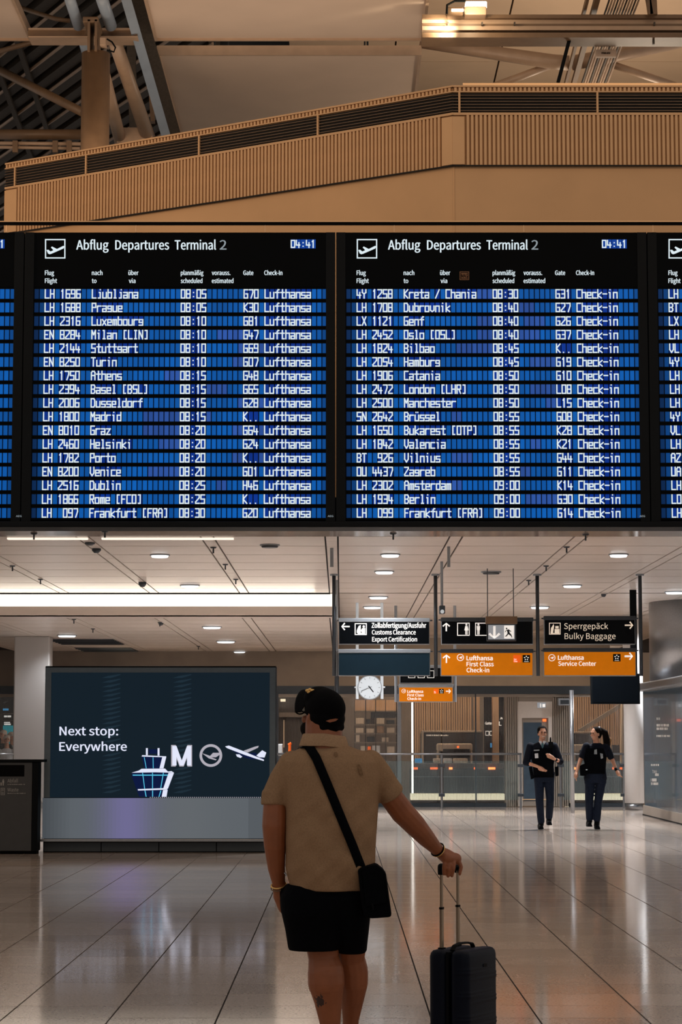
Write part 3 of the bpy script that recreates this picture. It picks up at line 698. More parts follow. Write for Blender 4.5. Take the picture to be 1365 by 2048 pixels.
S(strut('truss_diagonal', [(1365,176,41.3),(1210,124,41)], .07, 'steel_pale', 'thinner diagonal brace below the junction, right one'))
ct_ = empty('cable_tray', PT(1190, 100, 38), 'sloping tray of pale cables crossing the braces at upper right', 'cable tray')
for i in range(11):
    x0 = 1238 + i*6 - 12; x1 = 1162 + i*5
    q = MB(); q.tube([PT(x0, -20, 35.5), PT(x1, 175, 42)], [.016, .022], 8); q.build('cable', 'steel_pale' if i % 3 else 'purlin', ct_)
for xa_, xb_, wd in ((1200, 1146, .09), (1180, 1130, .05)):
    q = MB(); q.obox(PT(xa_, -20, 35.6), PT(xb_, 175, 42.1), wd, .1); q.build('tray_side', 'steel_brown', ct_)
a, b, c, dd = RC(1192, 99, 1234, 113, 37.2); q = MB(); q.box(a, b, 37.2, 37.3, c, dd); pl_ = q.build('label_plate', 'baffle', ct_, bevel=.01)
q = MB(); marks(q, 1204, 1221, 104, 108, 37.19, 2); q.build('plate_print', 'black', pl_)
q = MB(); q.obox(PT(1296, -10, 36.3), PT(1302, 30, 36.3), .08, .1); q.obox(PT(1306, -10, 36.3), PT(1308, 30, 36.3), .12, .1); q.build('hanger_post', 'steel_brown', label='short brown hanger post on the truss near the right edge', cat='hanger')
fl_ = empty('flood_lamp', PT(935, 32, 36.4), 'glowing flood lamp standing on the roof truss at top of the photo', 'lamp')
a, b, c, dd = RC(930, 12, 974, 29, 36.3); q = MB(); q.box(a, b, 36.3, 36.6, c, dd); q.build('lamp_body', 'steel_pale', fl_, bevel=.02)
a, b, c, dd = RC(932, 0, 975, 13, 36.3); q = MB(); q.box(a, b, 36.35, 36.6, c, dd); q.build('lamp_lens', 'lamp_glow', fl_, bevel=.02)
a, b, c, dd = RC(895, 12, 927, 29, 36.3); q = MB(); q.box(a, b, 36.35, 36.6, c, dd); q.build('ballast_box', 'steel_brown', fl_, bevel=.02)
a, b, c, dd = RC(904, 17, 928, 21, 36.3); q = MB(); q.box(a, b, 36.32, 36.36, c, dd); q.build('status_strip', 'lamp_glow', fl_)
q = MB(); q.tube([PT(894, 28, 36.3), PT(895, 10, 36.3), PT(910, 2, 36.3), PT(932, 2, 36.3)], .02, 8); q.build('cable', 'black', fl_)
lamp('POINT', PT(945, 22, 36.0), 22, (1, .78, .5), .12, name='flood_lamp_light')
lamp('SPOT', PT(905, 60, 36.2), 110, (1, .85, .62), .1, target=PT(800, 70, 38), name='flood_lamp_beam', spot=1.3)
q = MB(); q.obox(PT(1142, 70, 36.7), PT(1117, 165, 36.7), .06, .06); q.build('drop_rod', 'black', label='short black rod hanging at the left of the cable tray', cat='rod')

# ================================================================== concourse ceiling fittings
def downlight(px, py, z, on, label, pw=None, grp='round downlights in the concourse ceiling'):
    p = ONZ(px, py, z)
    r = 17.5*(p.y*1.005)/F
    t = empty('ceiling_downlight', (p.x, p.y, z-.03), label, 'light', grp)
    q = MB(); q.tube([(p.x, p.y, z-.02), (p.x, p.y, z+.01)], [r*1.15, r*1.15], 24); q.build('trim_ring', 'alu', t)
    q = MB(); q.tube([(p.x, p.y, z-.045), (p.x, p.y, z-.021)], [r*.9, r], 24); q.build('lens', 'down_glow' if on else 'steel_dark', t)
    if on: lamp('SPOT', (p.x, p.y, z-.06), (pw or (740 if z > 4 else 950))*1.45, (.92, .95, 1.0), .12, target=(p.x, p.y, 0), name='downlight_lamp', spot=2.5, blend=.8)
for px, py, z, on, lb, *pw in ((320,1109,H1,1,'lit oval downlight above the cove light, upper of two'),(380,1170,H1,1,'lit downlight just above the cove light, lower of two'),
    (540,1089,H1,0,'dark unlit downlight near the sign posts'),(781,1108,H1,1,'lit downlight left of the camera pole, highest of its column',500),
    (769,1142,H1,1,'lit downlight second from the top of its column, right of the cove light',150),(757,1193,H1,1,'lit downlight third from the top of its column',400),(746,1213,H1,1,'small lit downlight just above the customs sign'),
    (983,1143,H1,0,'dark unlit downlight between the exit sign wires'),(1238,1108,H1,1,'lit downlight highest at the right of the ceiling'),(1145,1170,H1,1,'lit downlight above the bulky baggage sign'),
    (1080,1213,H1,1,'lit downlight behind the third sign post'),(1358,1229,H1,1,'lit downlight at the right edge'),(1350,1183,H1,1,'lit downlight near the right edge above the pole'),
    (424,1253,H2,1,'lit downlight in the lowered ceiling, nearest the cove'),(480,1303,H2,1,'lit downlight above the advertising screen, right'),(452,1282,H2,1,'faint downlight in the lowered ceiling between two brighter ones'),
    (134,1270,H2,1,'small downlight in the lowered ceiling at left',120),(250,1313,H2,1,'small downlight above the screen, left'),(290,1328,H2,1,'small downlight just above the screen top'),(500,1321,H2,1,'small downlight above the right end of the screen')):
    downlight(px, py, z, on, lb, *pw)
def bits(px, py, z, k):
    p = ONZ(px, py, z)
    lab = ('small dark sprinkler head in the ceiling strip, %s' % k)
    t = empty('sprinkler', (p.x, p.y, z-.1), lab, 'sprinkler', 'sprinkler heads')
    q = MB(); q.tube([(p.x, p.y, z-.09), (p.x, p.y, z)], [.012, .012], 8); q.build('stem', 'steel_dark', t)
    q = MB(); q.tube([(p.x, p.y, z-.02), (p.x, p.y, z-.001)], [.035, .05], 12); q.build('cap', 'steel_dark', t)
for px, py, z, k in ((68,1066,H1,'upper left corner of the ceiling'),(210,1062,H1,'just under the board beam'),(427,1094,H1,'above the left cove, upper'),(451,1128,H1,'above the left cove, middle'),(472,1158,H1,'above the left cove, lower'),
    (25,1131,H1,'far left'),(81,1158,H1,'far left, near the cove'),(787,1066,H1,'under the second board'),(1172,1068,H1,'right, under the board beam'),(1134,1093,H1,'right strip, upper'),(1093,1131,H1,'right strip, middle'),(1058,1160,H1,'right strip, lower'),
    (148,1238,H2,'lowered ceiling, far left'),(186,1257,H2,'lowered ceiling, second from left'),(320,1244,H2,'lowered ceiling, beyond the fascia'),(397,1292,H2,'lowered ceiling over the screen')):
    bits(px, py, z, k)
def detector(px, py, w_, h_, z, label):
    p = ONZ(px, py, z); s = p.y/F
    q = MB(); q.tube([(p.x, p.y, z-h_*s), (p.x, p.y, z-h_*s*.5), (p.x, p.y, z)], [w_*s*.25, w_*s*.5, w_*s*.5], 20)
    q.build('ceiling_detector', 'steel_dark', label=label, cat='detector')
detector(193, 1097, 18, 9, H1, 'dark dome camera hanging from the ceiling at left')
detector(285, 1164, 16, 10, H1, 'grey box detector near the cove light')
detector(180, 1085, 20, 6, H1, 'dark flat detector above the dome camera')
detector(1208, 1188, 10, 6, H1, 'small dark dome at the right ceiling strip')
detector(322, 1246, 10, 5, H2, 'small dark dome beyond the cove fascia')
for a, b, lb in ((14, 172, 'thin warm light strip under the board beam, left piece'), (203, 466, 'long thin warm light strip under the board beam')):
    p0 = ONZ(a, 1075.5, H1); p1 = ONZ(b, 1073.5, H1); q = MB(); q.box(p0.x, p1.x, p0.y, p0.y+.12, H1-.02, H1+.0)
    q.build('light_strip', 'strip_glow', label=lb, cat='light')
# dark vents in the lowered ceiling
for x0, x1, x2, x3, y0, y1, lb in ((102, 228, 248, 120, 1279, 1289, 'dark slatted ceiling vent, nearer of two'), (152, 262, 282, 172, 1296, 1305, 'dark slatted ceiling vent, farther of two')):
    P = [ONZ(x0, y0, H2-.012), ONZ(x1, y0, H2-.012), ONZ(x2, y1, H2-.012), ONZ(x3, y1, H2-.012)]
    x_0 = P[0].x*.5+P[3].x*.5; x_1 = P[1].x*.5+P[2].x*.5; ya, yb = P[0].y, P[3].y
    t = empty('ceiling_vent', ((x_0+x_1)/2, (ya+yb)/2, H2-.03), lb, 'vent', 'ceiling vents')
    q = MB(); q.box(x_0, x_1, ya, yb, H2-.012, H2); q.build('vent_void', 'beam_dark', t)
    for i in range(5):
        yy = ya + (yb-ya)*(i+.5)/5; q = MB(); q.box(x_0, x_1, yy-.03, yy+.03, H2-.03, H2-.013); q.build('vent_slat', 'steel_dark', t)
# cameras on drop poles
def pole_cam(px, py0, py1, label):
    z = H1; p = ONZ(px, py0, z); Y = p.y
    t = empty('camera_pole', (p.x, Y, ZZ(py1, Y)), label, 'camera')
    q = MB(); q.tube([(p.x, Y, ZZ(py1-14, Y)), (p.x, Y, z)], .022, 12); q.build('pole', 'alu', t)
    q = MB(); q.box(p.x-.045, p.x+.045, Y-.12, Y+.1, ZZ(py1-4, Y), ZZ(py1-20, Y)); q.build('camera_body', 'steel_dark', t, bevel=.01)
    q = MB(); q.tube([(p.x, Y-.13, ZZ(py1-8, Y)), (p.x, Y-.1, ZZ(py1-8, Y))], [.03, .03], 14); q.build('camera_lens', 'clock_white', t)
pole_cam(884, 1123, 1232, 'surveillance camera on a thin pole above the orange first class sign')
p = ONZ(898, 1093, H1); q = MB(); q.tube([(p.x, p.y, ZZ(1134, p.y)), (p.x, p.y, H1)], .022, 12); q.build('drop_pole', 'alu', label='short empty drop pole hanging from the ceiling strip', cat='pole')
p = ONZ(664, 1096, H1); q = MB(); q.tube([(p.x, p.y, ZZ(1134, p.y)), (p.x, p.y, H1)], .026, 12); q.build('drop_pole', 'alu', label='short drop pole above the leftmost sign post', cat='pole')

# ================================================================== hanging signs
SY = ONZ(871, 1148, H1).y
for px, pt, lb in ((668.5, 1148, 'leftmost steel sign post, left of the customs sign'), (872, 1148, 'steel sign post between the customs and toilet signs'), (1076, 1147, 'steel sign post left of the bulky baggage sign'), (1282, 1146, 'rightmost steel sign post')):
    x = PT(px, 1250, SY).x; t = empty('sign_post', (x, SY, ZZ(1352, SY)), lb, 'post', 'posts carrying the hanging signs')
    q = MB(); q.tube([(x, SY, ZZ(1352, SY)), (x, SY, H1)], .031, 16); smooth_sides(q.build('tube', 'steel_dark', t))
    q = MB(); q.tube([(x, SY, H1-.03), (x, SY, H1)], .07, 16); q.build('ceiling_plate', 'alu', t)
    if px < 700:
        q = MB(); q.tube([(x+.048, SY, ZZ(1352, SY)), (x+.048, SY, H1-.1)], .014, 12); q.build('second_tube', 'alu', t)
def sign(x0, y0, x1, y1, face, label, Y=None, hd=8):
    Y = Y or SY
    a, b, c, d = RC(x0, y0, x1, y1, Y-.06); t = empty('hanging_sign', ((a+b)/2, Y, c), label, 'sign', 'hanging direction signs')
    q = MB(); q.box(a, b, Y-.05, Y+.05, c, d); q.build('housing', 'alu', t, bevel=.006)
    a, b, c, d = RC(x0, y0, x1, y0+hd, Y-.06); q = MB(); q.box(a-.005, b+.005, Y-.075, Y+.06, c, d); q.build('lamp_hood', 'steel_dark' if x0 > 870 else 'alu', t, bevel=.01)
    a, b, c, d = RC(x0+1.3, y0+hd, x1-1.3, y1-1.6, Y-.06); q = MB(); q.box(a, b, Y-.058, Y-.05, c, d); f = q.build('face', face, t)
    for xx in (x0, x1):
        for yy in (y0+5,):
            p = PT(xx, yy, Y); sgn = -1 if xx == x0 else 1
            q = MB(); q.tube([(p.x, Y, p.z), (p.x+sgn*.045, Y, p.z)], .012, 8); q.build('clamp', 'steel_dark', t)
    return t, f
SF = SY - .062
def put(fn, m, parent, name):
    q = MB(); fn(q); return q.build(name, m, parent, kind='stuff' if any(w_ in name for w_ in ('letter', 'print', 'slogan', 'text', 'pictogram', 'marks', 'emblem')) else None)
def crane(q, cx, cy, r, Y):
    q.disc(cx, cy, r, Y, 24, r*.82)
    k = r/7
    q.poly([(cx-5.2*k, cy-.8*k), (cx-2*k, cy+.2*k), (cx+.6*k, cy-1.6*k), (cx+5*k, cy-2*k), (cx+4*k, cy-.6*k), (cx+1.6*k, cy+.6*k), (cx+3.6*k, cy+3*k), (cx-.5*k, cy+1.6*k)], Y)
def star(q, cx, cy, r, Y):
    for i in range(5):
        a = -math.pi/2 + i*2*math.pi/5
        x, y = cx+r*.62*math.cos(a), cy+r*.62*math.sin(a)
        q.poly([(x+r*.42*math.cos(a), y+r*.42*math.sin(a)), (x+r*.26*math.cos(a+1.9), y+r*.26*math.sin(a+1.9)), (x-r*.2*math.cos(a), y-r*.2*math.sin(a)), (x+r*.26*math.cos(a-1.9), y+r*.26*math.sin(a-1.9))], Y)
def person_pic(q, cx, y0, y1, Y, dress=False):
    h = y1-y0; q.disc(cx, y0+h*.1, h*.09, Y, 12)
    if dress: q.poly([(cx-h*.1,y0+h*.22),(cx+h*.1,y0+h*.22),(cx+h*.19,y0+h*.62),(cx-h*.19,y0+h*.62)], Y)
    else: q.poly([(cx-h*.15,y0+h*.22),(cx+h*.15,y0+h*.22),(cx+h*.13,y0+h*.6),(cx-h*.13,y0+h*.6)], Y)
    q.rect(cx-h*.10, y0+h*.6, cx-h*.015, y1, Y); q.rect(cx+h*.015, y0+h*.6, cx+h*.10, y1, Y)
t, f = sign(678, 1236, 860, 1289, 'sign_black', 'black hanging sign reading Customs Clearance Export Certification')
def fn(q):
    arrow(q, 691.5, 1253, 17, math.pi, SF)
put(fn, 'sign_white', f, 'arrow')
def fn(q):
    q.frame(710, 1246.5, 734, 1270, 1.6, SF); q.poly([(714,1261),(718,1252),(722,1250),(722,1266),(714,1266)], SF); q.disc(728, 1253, 2.4, SF, 10)
    q.poly([(725.5,1256),(731,1256),(731,1268),(716,1268),(716,1266),(725,1266),(722,1261)], SF)
put(fn, 'sign_white', f, 'customs_pictogram')
def fn(q):
    text(q, "Zollabfertigung/Ausfuhr", 744, 853, 1255.5, 9.5, SF, .03); text(q, "Customs Clearance", 744.5, 832, 1269, 9, SF, .02); text(q, "Export Certification", 745, 834.5, 1283, 9, SF, .02)
put(fn, 'sign_white', f, 'lettering')
sign(677, 1298, 861, 1352, 'sign_navy', 'blank dark blue-grey hanging sign under the customs sign')
t, f = sign(883, 1235, 1067, 1289, 'sign_black', 'black hanging sign with toilet pictograms behind the exit sign')
put(lambda q: arrow(q, 893.2, 1254, 17, -math.pi/2, SF), 'sign_white', f, 'arrow')
def fn(q):
    q.frame(915, 1245.5, 940, 1271.5, 1.6, SF); person_pic(q, 933.5, 1247, 1269, SF, True)
    q.frame(951, 1245.5, 976, 1271.5, 1.6, SF); person_pic(q, 957.5, 1247, 1269, SF)
    q.frame(987, 1245.5, 1012, 1271.5, 1.6, SF)
put(fn, 'sign_white', f, 'toilet_pictograms')
t, f = sign(882, 1298, 1067, 1352, 'sign_orange', 'orange hanging sign reading First Class Check-in with an up arrow')
put(lambda q: arrow(q, 893.5, 1317.5, 17, -math.pi/2, SF), 'sign_white', f, 'arrow')
def fcl(q, x0, y0, k, Y, l3=('Lufthansa', 'First Class', 'Check-in'), w3=(52, 54, 45)):
    for i, (s_, w_) in enumerate(zip(l3, w3)): text(q, s_, x0, x0+w_*k, y0+i*12*k, 8.6*k, Y, .045 if i == 0 else .03)
put(lambda q: crane(q, 921.5, 1315, 7, SF), 'sign_white', f, 'round_emblem')
put(lambda q: fcl(q, 934, 1320.5, 1, SF), 'sign_white', f, 'lettering')
def boxes(f, x, y, s_, Y, red=True):
    if red:
        r_ = put(lambda q: q.rect(x, y, x+s_, y+s_, Y), 'orange_red', f, 'red_square')
        put(lambda q: (text(q, "Star", x+1*s_/15, x+6.5*s_/15, y+10*s_/15, 3*s_/15, Y-.003, .02), text(q, "Class", x+1*s_/15, x+8*s_/15, y+14*s_/15, 3*s_/15, Y-.003, .02)), 'sign_white', f, 'square_print')
    x2 = x + 18.5*s_/15 if red else x
    put(lambda q: q.rect(x2, y, x2+s_, y+s_, Y), 'sign_black', f, 'black_square')
    put(lambda q: (star(q, x2+s_/2, y+s_*.42, s_*.36, Y-.003), q.rect(x2+s_*.2, y+s_*.85, x2+s_*.8, y+s_*.9, Y-.003)), 'sign_white', f, 'star_emblem')
boxes(f, 1027.5, 1310, 15, SF)
t, f = sign(1089, 1232, 1272, 1289, 'sign_black', 'black hanging sign reading Sperrgepäck Bulky Baggage')
put(lambda q: arrow(q, 1259, 1250.5, 17, 0, SF), 'sign_cream', f, 'arrow')
def fn(q):
    q.frame(1099, 1245.5, 1122, 1269, 1.3, SF); q.poly([(1102,1266),(1103,1256),(1108,1248),(1109,1252),(1107,1266)], SF)
    q.rect(1110, 1258, 1119.5, 1266, SF); q.rect(1111.5, 1252, 1118, 1257, SF); q.rect(1102, 1266, 1120, 1267.5, SF)
put(fn, 'sign_cream', f, 'baggage_pictogram')
put(lambda q: (text(q, "Sperrgepäck", 1129, 1217, 1258, 11.5, SF, .01), text(q, "Bulky Baggage", 1130, 1232, 1278, 11.5, SF, .01)), 'sign_cream', f, 'lettering')
t, f = sign(1088, 1296, 1273, 1352, 'sign_orange', 'orange hanging sign reading Service Center with a right arrow')
put(lambda q: arrow(q, 1258.5, 1312.5, 17, 0, SF, .22), 'sign_white', f, 'arrow')
put(lambda q: crane(q, 1104.5, 1315.5, 7, SF), 'sign_white', f, 'round_emblem')
put(lambda q: (text(q, "Lufthansa", 1117, 1168, 1319.5, 8.6, SF, .045), text(q, "Service Center", 1117.5, 1193, 1331.5, 8.6, SF, .03)), 'sign_white', f, 'lettering')
boxes(f, 1227, 1308, 15, SF, False)
# exit sign on two wires in front of the toilet sign
EY = SY - 1.2
t = empty('exit_sign', PT(1003, 1282, EY), 'pale grey emergency exit sign hanging on two wires', 'sign')
a, b, c, d = RC(974, 1247, 1033, 1282, EY); q = MB(); q.box(a, b, EY-.02, EY+.04, c, d); q.build('sign_frame', 'steel_dark', t, bevel=.005)
a, b, c, d = RC(972, 1233, 1035, 1248, EY); q = MB(); q.box(a, b, EY-.06, EY+.08, c, d); q.build('lamp_hood', 'steel_brown', t, bevel=.008)
a, b, c, d = RC(977, 1250, 1030, 1279, EY); q = MB(); q.box(a, b, EY-.024, EY-.02, c, d); f = q.build('face', 'exit_face', t)
def fn(q):
    arrow(q, 989.5, 1265, 26, math.pi/2, EY-.026, .18)
put(fn, 'sign_white', f, 'arrow')
put(lambda q: q.rect(1009, 1251, 1028.5, 1277, EY-.026), 'sign_white', f, 'door_pictogram')
def fn(q):
    Y = EY-.029; q.disc(1014, 1257, 1.7, Y, 10)
    for p in (((1014,1259.5),(1019,1258.5),(1020,1266),(1016,1267)), ((1016,1265),(1020,1265),(1024,1270),(1022,1272),(1017,1268)), ((1022,1269.5),(1024,1270),(1025.5,1275),(1023.5,1275)),
              ((1016,1266),(1018.5,1267),(1014.5,1272.5),(1012.5,1271.5)), ((1014.5,1271.5),(1013.5,1273.2),(1010.5,1273),(1010.5,1271.6)), ((1018,1259),(1023.5,1262.5),(1022.8,1263.8),(1017.5,1261)), ((1014.5,1260),(1011.5,1264.5),(1010.3,1263.6),(1013.3,1259.5))): q.poly(list(p), Y)
put(fn, 'steel_dark', f, 'running_figure')
for px in (976, 1028):
    x = PT(px, 1240, EY).x; q = MB(); q.tube([(x, EY, ZZ(1233, EY)), (x, EY, H1)], .007, 8); q.build('wire', 'steel_dark', t)
# signs and clock farther back
FY = 46.0
t, f = sign(798, 1368, 907, 1404.5, 'sign_orange', 'small distant orange sign reading First Class Check-in beside the clock', FY, 7)
FF = FY-.062
put(lambda q: crane(q, 808, 1382, 4.3, FF), 'sign_white', f, 'round_emblem')
put(lambda q: fcl(q, 815.5, 1385.5, .6, FF), 'sign_white', f, 'lettering')
put(lambda q: arrow(q, 897.5, 1382.5, 10, 0, FF, .2), 'sign_white', f, 'arrow')
boxes(f, 868, 1378, 9, FF)
t, f = sign(800, 1330, 905, 1367, 'sign_black', 'small distant black sign with toilet pictograms partly hidden by the sign row', FY, 6)
put(lambda q: [q.frame(x, 1341, x+14, 1356, 1, FF) for x in (817, 836, 855)], 'sign_white', f, 'pictograms')
for px, lb in ((792.5, 'thin post at the left of the small distant signs'), (911, 'thin post at the right of the small distant signs')):
    x = PT(px, 1380, FY).x; q = MB(); q.tube([(x, FY, ZZ(1404, FY)), (x, FY, H1)], .03, 12); q.build('sign_post', 'alu', label=lb, cat='post')
KY = 45.0
ck = empty('hanging_clock', PT(740, 1400, KY), 'round white clock hanging between two white posts', 'clock')
kc = PT(740, 1375, KY); kr = 24.5/PPM(1375, KY)
q = MB(); q.tube([(kc.x, KY-.06, kc.z), (kc.x, KY+.06, kc.z)], [kr, kr], 40); smooth_sides(q.build('clock_case', 'alu', ck))
q = MB(); q.disc(740, 1375, 22.8, KY-.064, 36); q.build('dial', 'clock_white', ck)
q = MB()
for i in range(12):
    a = i*math.pi/6; L0, L1 = 17.5, 21.0; c_, s_ = math.cos(a), math.sin(a)
    q.poly([(740+c_*L0-s_*.35, 1375+s_*L0+c_*.35), (740+c_*L1-s_*.35, 1375+s_*L1+c_*.35), (740+c_*L1+s_*.35, 1375+s_*L1-c_*.35), (740+c_*L0+s_*.35, 1375+s_*L0-c_*.35)], KY-.067)
q.build('hour_marks', 'steel_dark', ck)
def hand(L, wd, deg, nm, m):
    a = math.radians(deg-90); c_, s_ = math.cos(a), math.sin(a); q = MB()
    q.poly([(740-c_*4-s_*wd, 1375-s_*4+c_*wd), (740+c_*L-s_*wd, 1375+s_*L+c_*wd), (740+c_*L+s_*wd, 1375+s_*L-c_*wd), (740-c_*4+s_*wd, 1375-s_*4-c_*wd)], KY-.07); q.build(nm, m, ck)
hand(12, 1.0, 141, 'hour_hand', 'black'); hand(19, .7, 247, 'minute_hand', 'steel')
for px in (715, 764.5):
    x = PT(px, 1375, KY).x; q = MB(); q.tube([(x, KY, ZZ(1398, KY)), (x, KY, H1)], .03, 12); q.build('post', 'clock_white', ck)
for s_ in (-1, 1):
    q = MB(); q.tube([(kc.x+s_*kr*.95, KY, kc.z), (kc.x+s_*(kr+.06), KY, kc.z)], .015, 8); q.build('side_pin', 'alu', ck)
# black monitor by the white column
MY = 41.0
mo = empty('hanging_monitor', PT(1232, 1410, MY), 'black blank monitor hanging beside the white column', 'monitor')
a, b, c, d = RC(1183, 1347, 1281, 1408, MY); q = MB(); q.box(a, b, MY, MY+.15, c, d); q.build('monitor_case', 'black', mo, bevel=.01)
a, b, c, d = RC(1186, 1350, 1278, 1405, MY); q = MB(); q.box(a, b, MY-.008, MY, c, d); q.build('screen', 'sign_black', mo)
x = PT(1270, 1350, MY).x; q = MB(); q.box(x-.06, x+.06, MY+.04, MY+.1, ZZ(1347, MY), H1); q.build('hanger', 'black', mo)

# ================================================================== left side: screen, bin, pillar
LYs = 31.0
t = empty('advertising_screen', PT(320, 1707, LYs), 'large dark advertising screen reading Next stop: Everywhere', 'screen')
def sb(x0, y0, x1, y1, ya, yb, m, nm, par=None, bev=0):
    a, b, c, d = RC(x0, y0, x1, y1, LYs, 1500); q = MB(); q.box(a, b, LYs+ya, LYs+yb, c, d); return q.build(nm, m, par or t, bevel=bev)
sb(88, 1332, 552, 1678, .03, .45, 'cap_black', 'cabinet', bev=.008)
sb(89.5, 1335, 551, 1345, -.01, .03, 'screen_frame', 'bezel_top'); sb(89.5, 1345, 101, 1595, -.01, .03, 'screen_frame', 'bezel_side'); sb(539.5, 1345, 551, 1595, -.01, .03, 'screen_frame', 'bezel_side')
scr = sb(101, 1345, 539.5, 1595, .015, .03, 'screen_dark', 'display')
SS = LYs + .012
q = MB()
for cx in (222, 364):
    for i in range(26):
        y = 1352 + i*9.2; q.poly([(cx-18, y+4), (cx-6, y), (cx+19, y-4), (cx+19, y-2), (cx, y+4)], SS)
q.build('reflection_streaks', 'screen_streak', scr, kind='stuff')  # faint chevron reflections put on the display as glowing streaks
SS -= .004
put(lambda q: (text(q, "Next stop:", 119.5, 236, 1470.5, 17, SS, .03), text(q, "Everywhere", 119, 253.5, 1501.5, 17, SS, .03)), 'screen_white', scr, 'slogan')
def sc(x, y): return (240 + x/4.266, 1470 + y/4.266)
def pp(q, pts, Y): q.poly([sc(*p) for p in pts], Y)
q = MB(); pp(q, [(185,180),(390,180),(365,285),(430,310),(460,320),(395,527),(165,527),(100,350),(105,320),(210,285)], SS); q.build('tower_graphic', 'screen_navy', scr)
q = MB(); S2 = SS-.004
pp(q, [(190,172),(395,182),(395,190),(186,184)], S2); pp(q, [(362,188),(396,186),(372,284),(338,284)], S2); pp(q, [(185,288),(385,286),(410,312),(440,308),(462,322),(300,318),(100,322),(160,304)], S2)
pp(q, [(415,324),(462,322),(410,458),(368,462)], S2); pp(q, [(368,470),(408,466),(398,527),(357,527)], S2); pp(q, [(152,462),(400,452),(404,466),(155,474)], S2)
pp(q, [(222,112),(238,112),(238,172),(222,172)], S2); pp(q, [(322,112),(338,112),(338,176),(322,176)], S2)
q.build('tower_white_edges', 'screen_white', scr)
q = MB()
for x0, x1 in ((205, 222), (280, 282)): pp(q, [(x0,190),(x0+6,190),(x1+6,284),(x1,284)], S2)
for x0, x1 in ((190, 208), (275, 275), (368, 344)): pp(q, [(x0,322),(x0+7,322),(x1+7,460),(x1,460)], S2)
for x0, x1 in ((210, 220), (275, 275), (345, 330)): pp(q, [(x0,474),(x0+8,474),(x1+8,527),(x1,527)], S2)
pp(q, [(108,338),(415,338),(414,347),(110,347)], S2)
q.build('tower_cyan_lines', 'screen_cyan', scr)
q = MB(); pp(q, [(246,122),(318,122),(318,160),(246,160)], S2); q.build('tower_cabin', 'screen_navy', scr)
def letter_m(q, x0, x1, y0, y1, Y):
    w_ = x1-x0; t_ = w_*.22; m_ = (x0+x1)/2
    q.rect(x0, y0, x0+t_, y1, Y); q.rect(x1-t_, y0, x1, y1, Y)
    q.poly([(x0+t_, y0), (m_+t_*.45, y1), (m_-t_*.45, y1), (x0+t_*.0, y0)], Y-.001); q.poly([(x1-t_, y0), (x1, y0), (m_+t_*.45, y1), (m_-t_*.45, y1)], Y-.001)
put(lambda q: letter_m(q, 342.5, 384.5, 1490, 1533, SS), 'screen_grey', scr, 'letter_back')
put(lambda q: letter_m(q, 345, 382.5, 1492, 1531, S2), 'screen_white', scr, 'letter')
def fn(q):
    q.disc(422, 1511, 22.7, SS, 40, 17.5)
    pp(q, [(700,155),(770,178),(795,152),(850,152),(850,170),(820,190),(780,190),(825,208),(820,216),(760,200)], SS)
put(fn, 'screen_grey', scr, 'ring_emblem')
q = MB(); pp(q, [(905,105),(1060,160),(1150,150),(1230,200),(1225,212),(1110,205),(1060,190)], SS); q.build('plane_underside', 'screen_navy', scr)
q = MB(); pp(q, [(898,98),(930,90),(1060,140),(1130,170),(1230,210),(1228,222),(1170,205),(1060,168),(915,112)], S2); pp(q, [(1165,175),(1215,130),(1250,150),(1235,192),(1190,190)], S2); pp(q, [(990,165),(1020,165),(1045,185),(1030,196),(1000,185)], S2); q.build('plane_graphic', 'screen_white', scr)
q = MB(); pp(q, [(1055,135),(1150,100),(1185,92),(1180,108),(1090,150)], S2-.001); q.build('plane_wing', 'screen_grey', scr)
# lower housing panel: its sheen and violet reflection painted as a glowing gradient
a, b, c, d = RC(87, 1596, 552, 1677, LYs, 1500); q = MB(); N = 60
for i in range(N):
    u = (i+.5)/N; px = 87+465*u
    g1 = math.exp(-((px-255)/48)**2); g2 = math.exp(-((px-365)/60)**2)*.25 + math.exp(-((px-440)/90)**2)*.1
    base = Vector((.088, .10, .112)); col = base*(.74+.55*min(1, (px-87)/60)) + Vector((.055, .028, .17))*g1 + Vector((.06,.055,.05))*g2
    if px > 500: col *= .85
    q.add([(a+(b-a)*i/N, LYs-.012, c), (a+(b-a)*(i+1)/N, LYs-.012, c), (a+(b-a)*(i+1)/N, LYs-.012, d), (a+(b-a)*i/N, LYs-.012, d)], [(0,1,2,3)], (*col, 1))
q.build('lower_reflection', 'reflection_band', t)
sb(87, 1596, 552, 1677, -.01, .03, 'screen_frame', 'lower_panel')
q = MB()
for i in range(60):
    x = 300 + i*4.0; q.rect(x, 1594, x+1.6, 1595.6, LYs-.014)
q.build('pixel_dots', 'screen_grey', t, kind='stuff')
sb(76, 1678, 556, 1683, -.06, .5, 'steel', 'base_ledge', bev=.004)
sb(88, 1683, 552, 1706.5, .05, .4, 'black', 'plinth')
for i in range(4): sb(90+i*115, 1685, 203+i*115, 1703, .035, .05, 'beam_dark', 'plinth_panel')
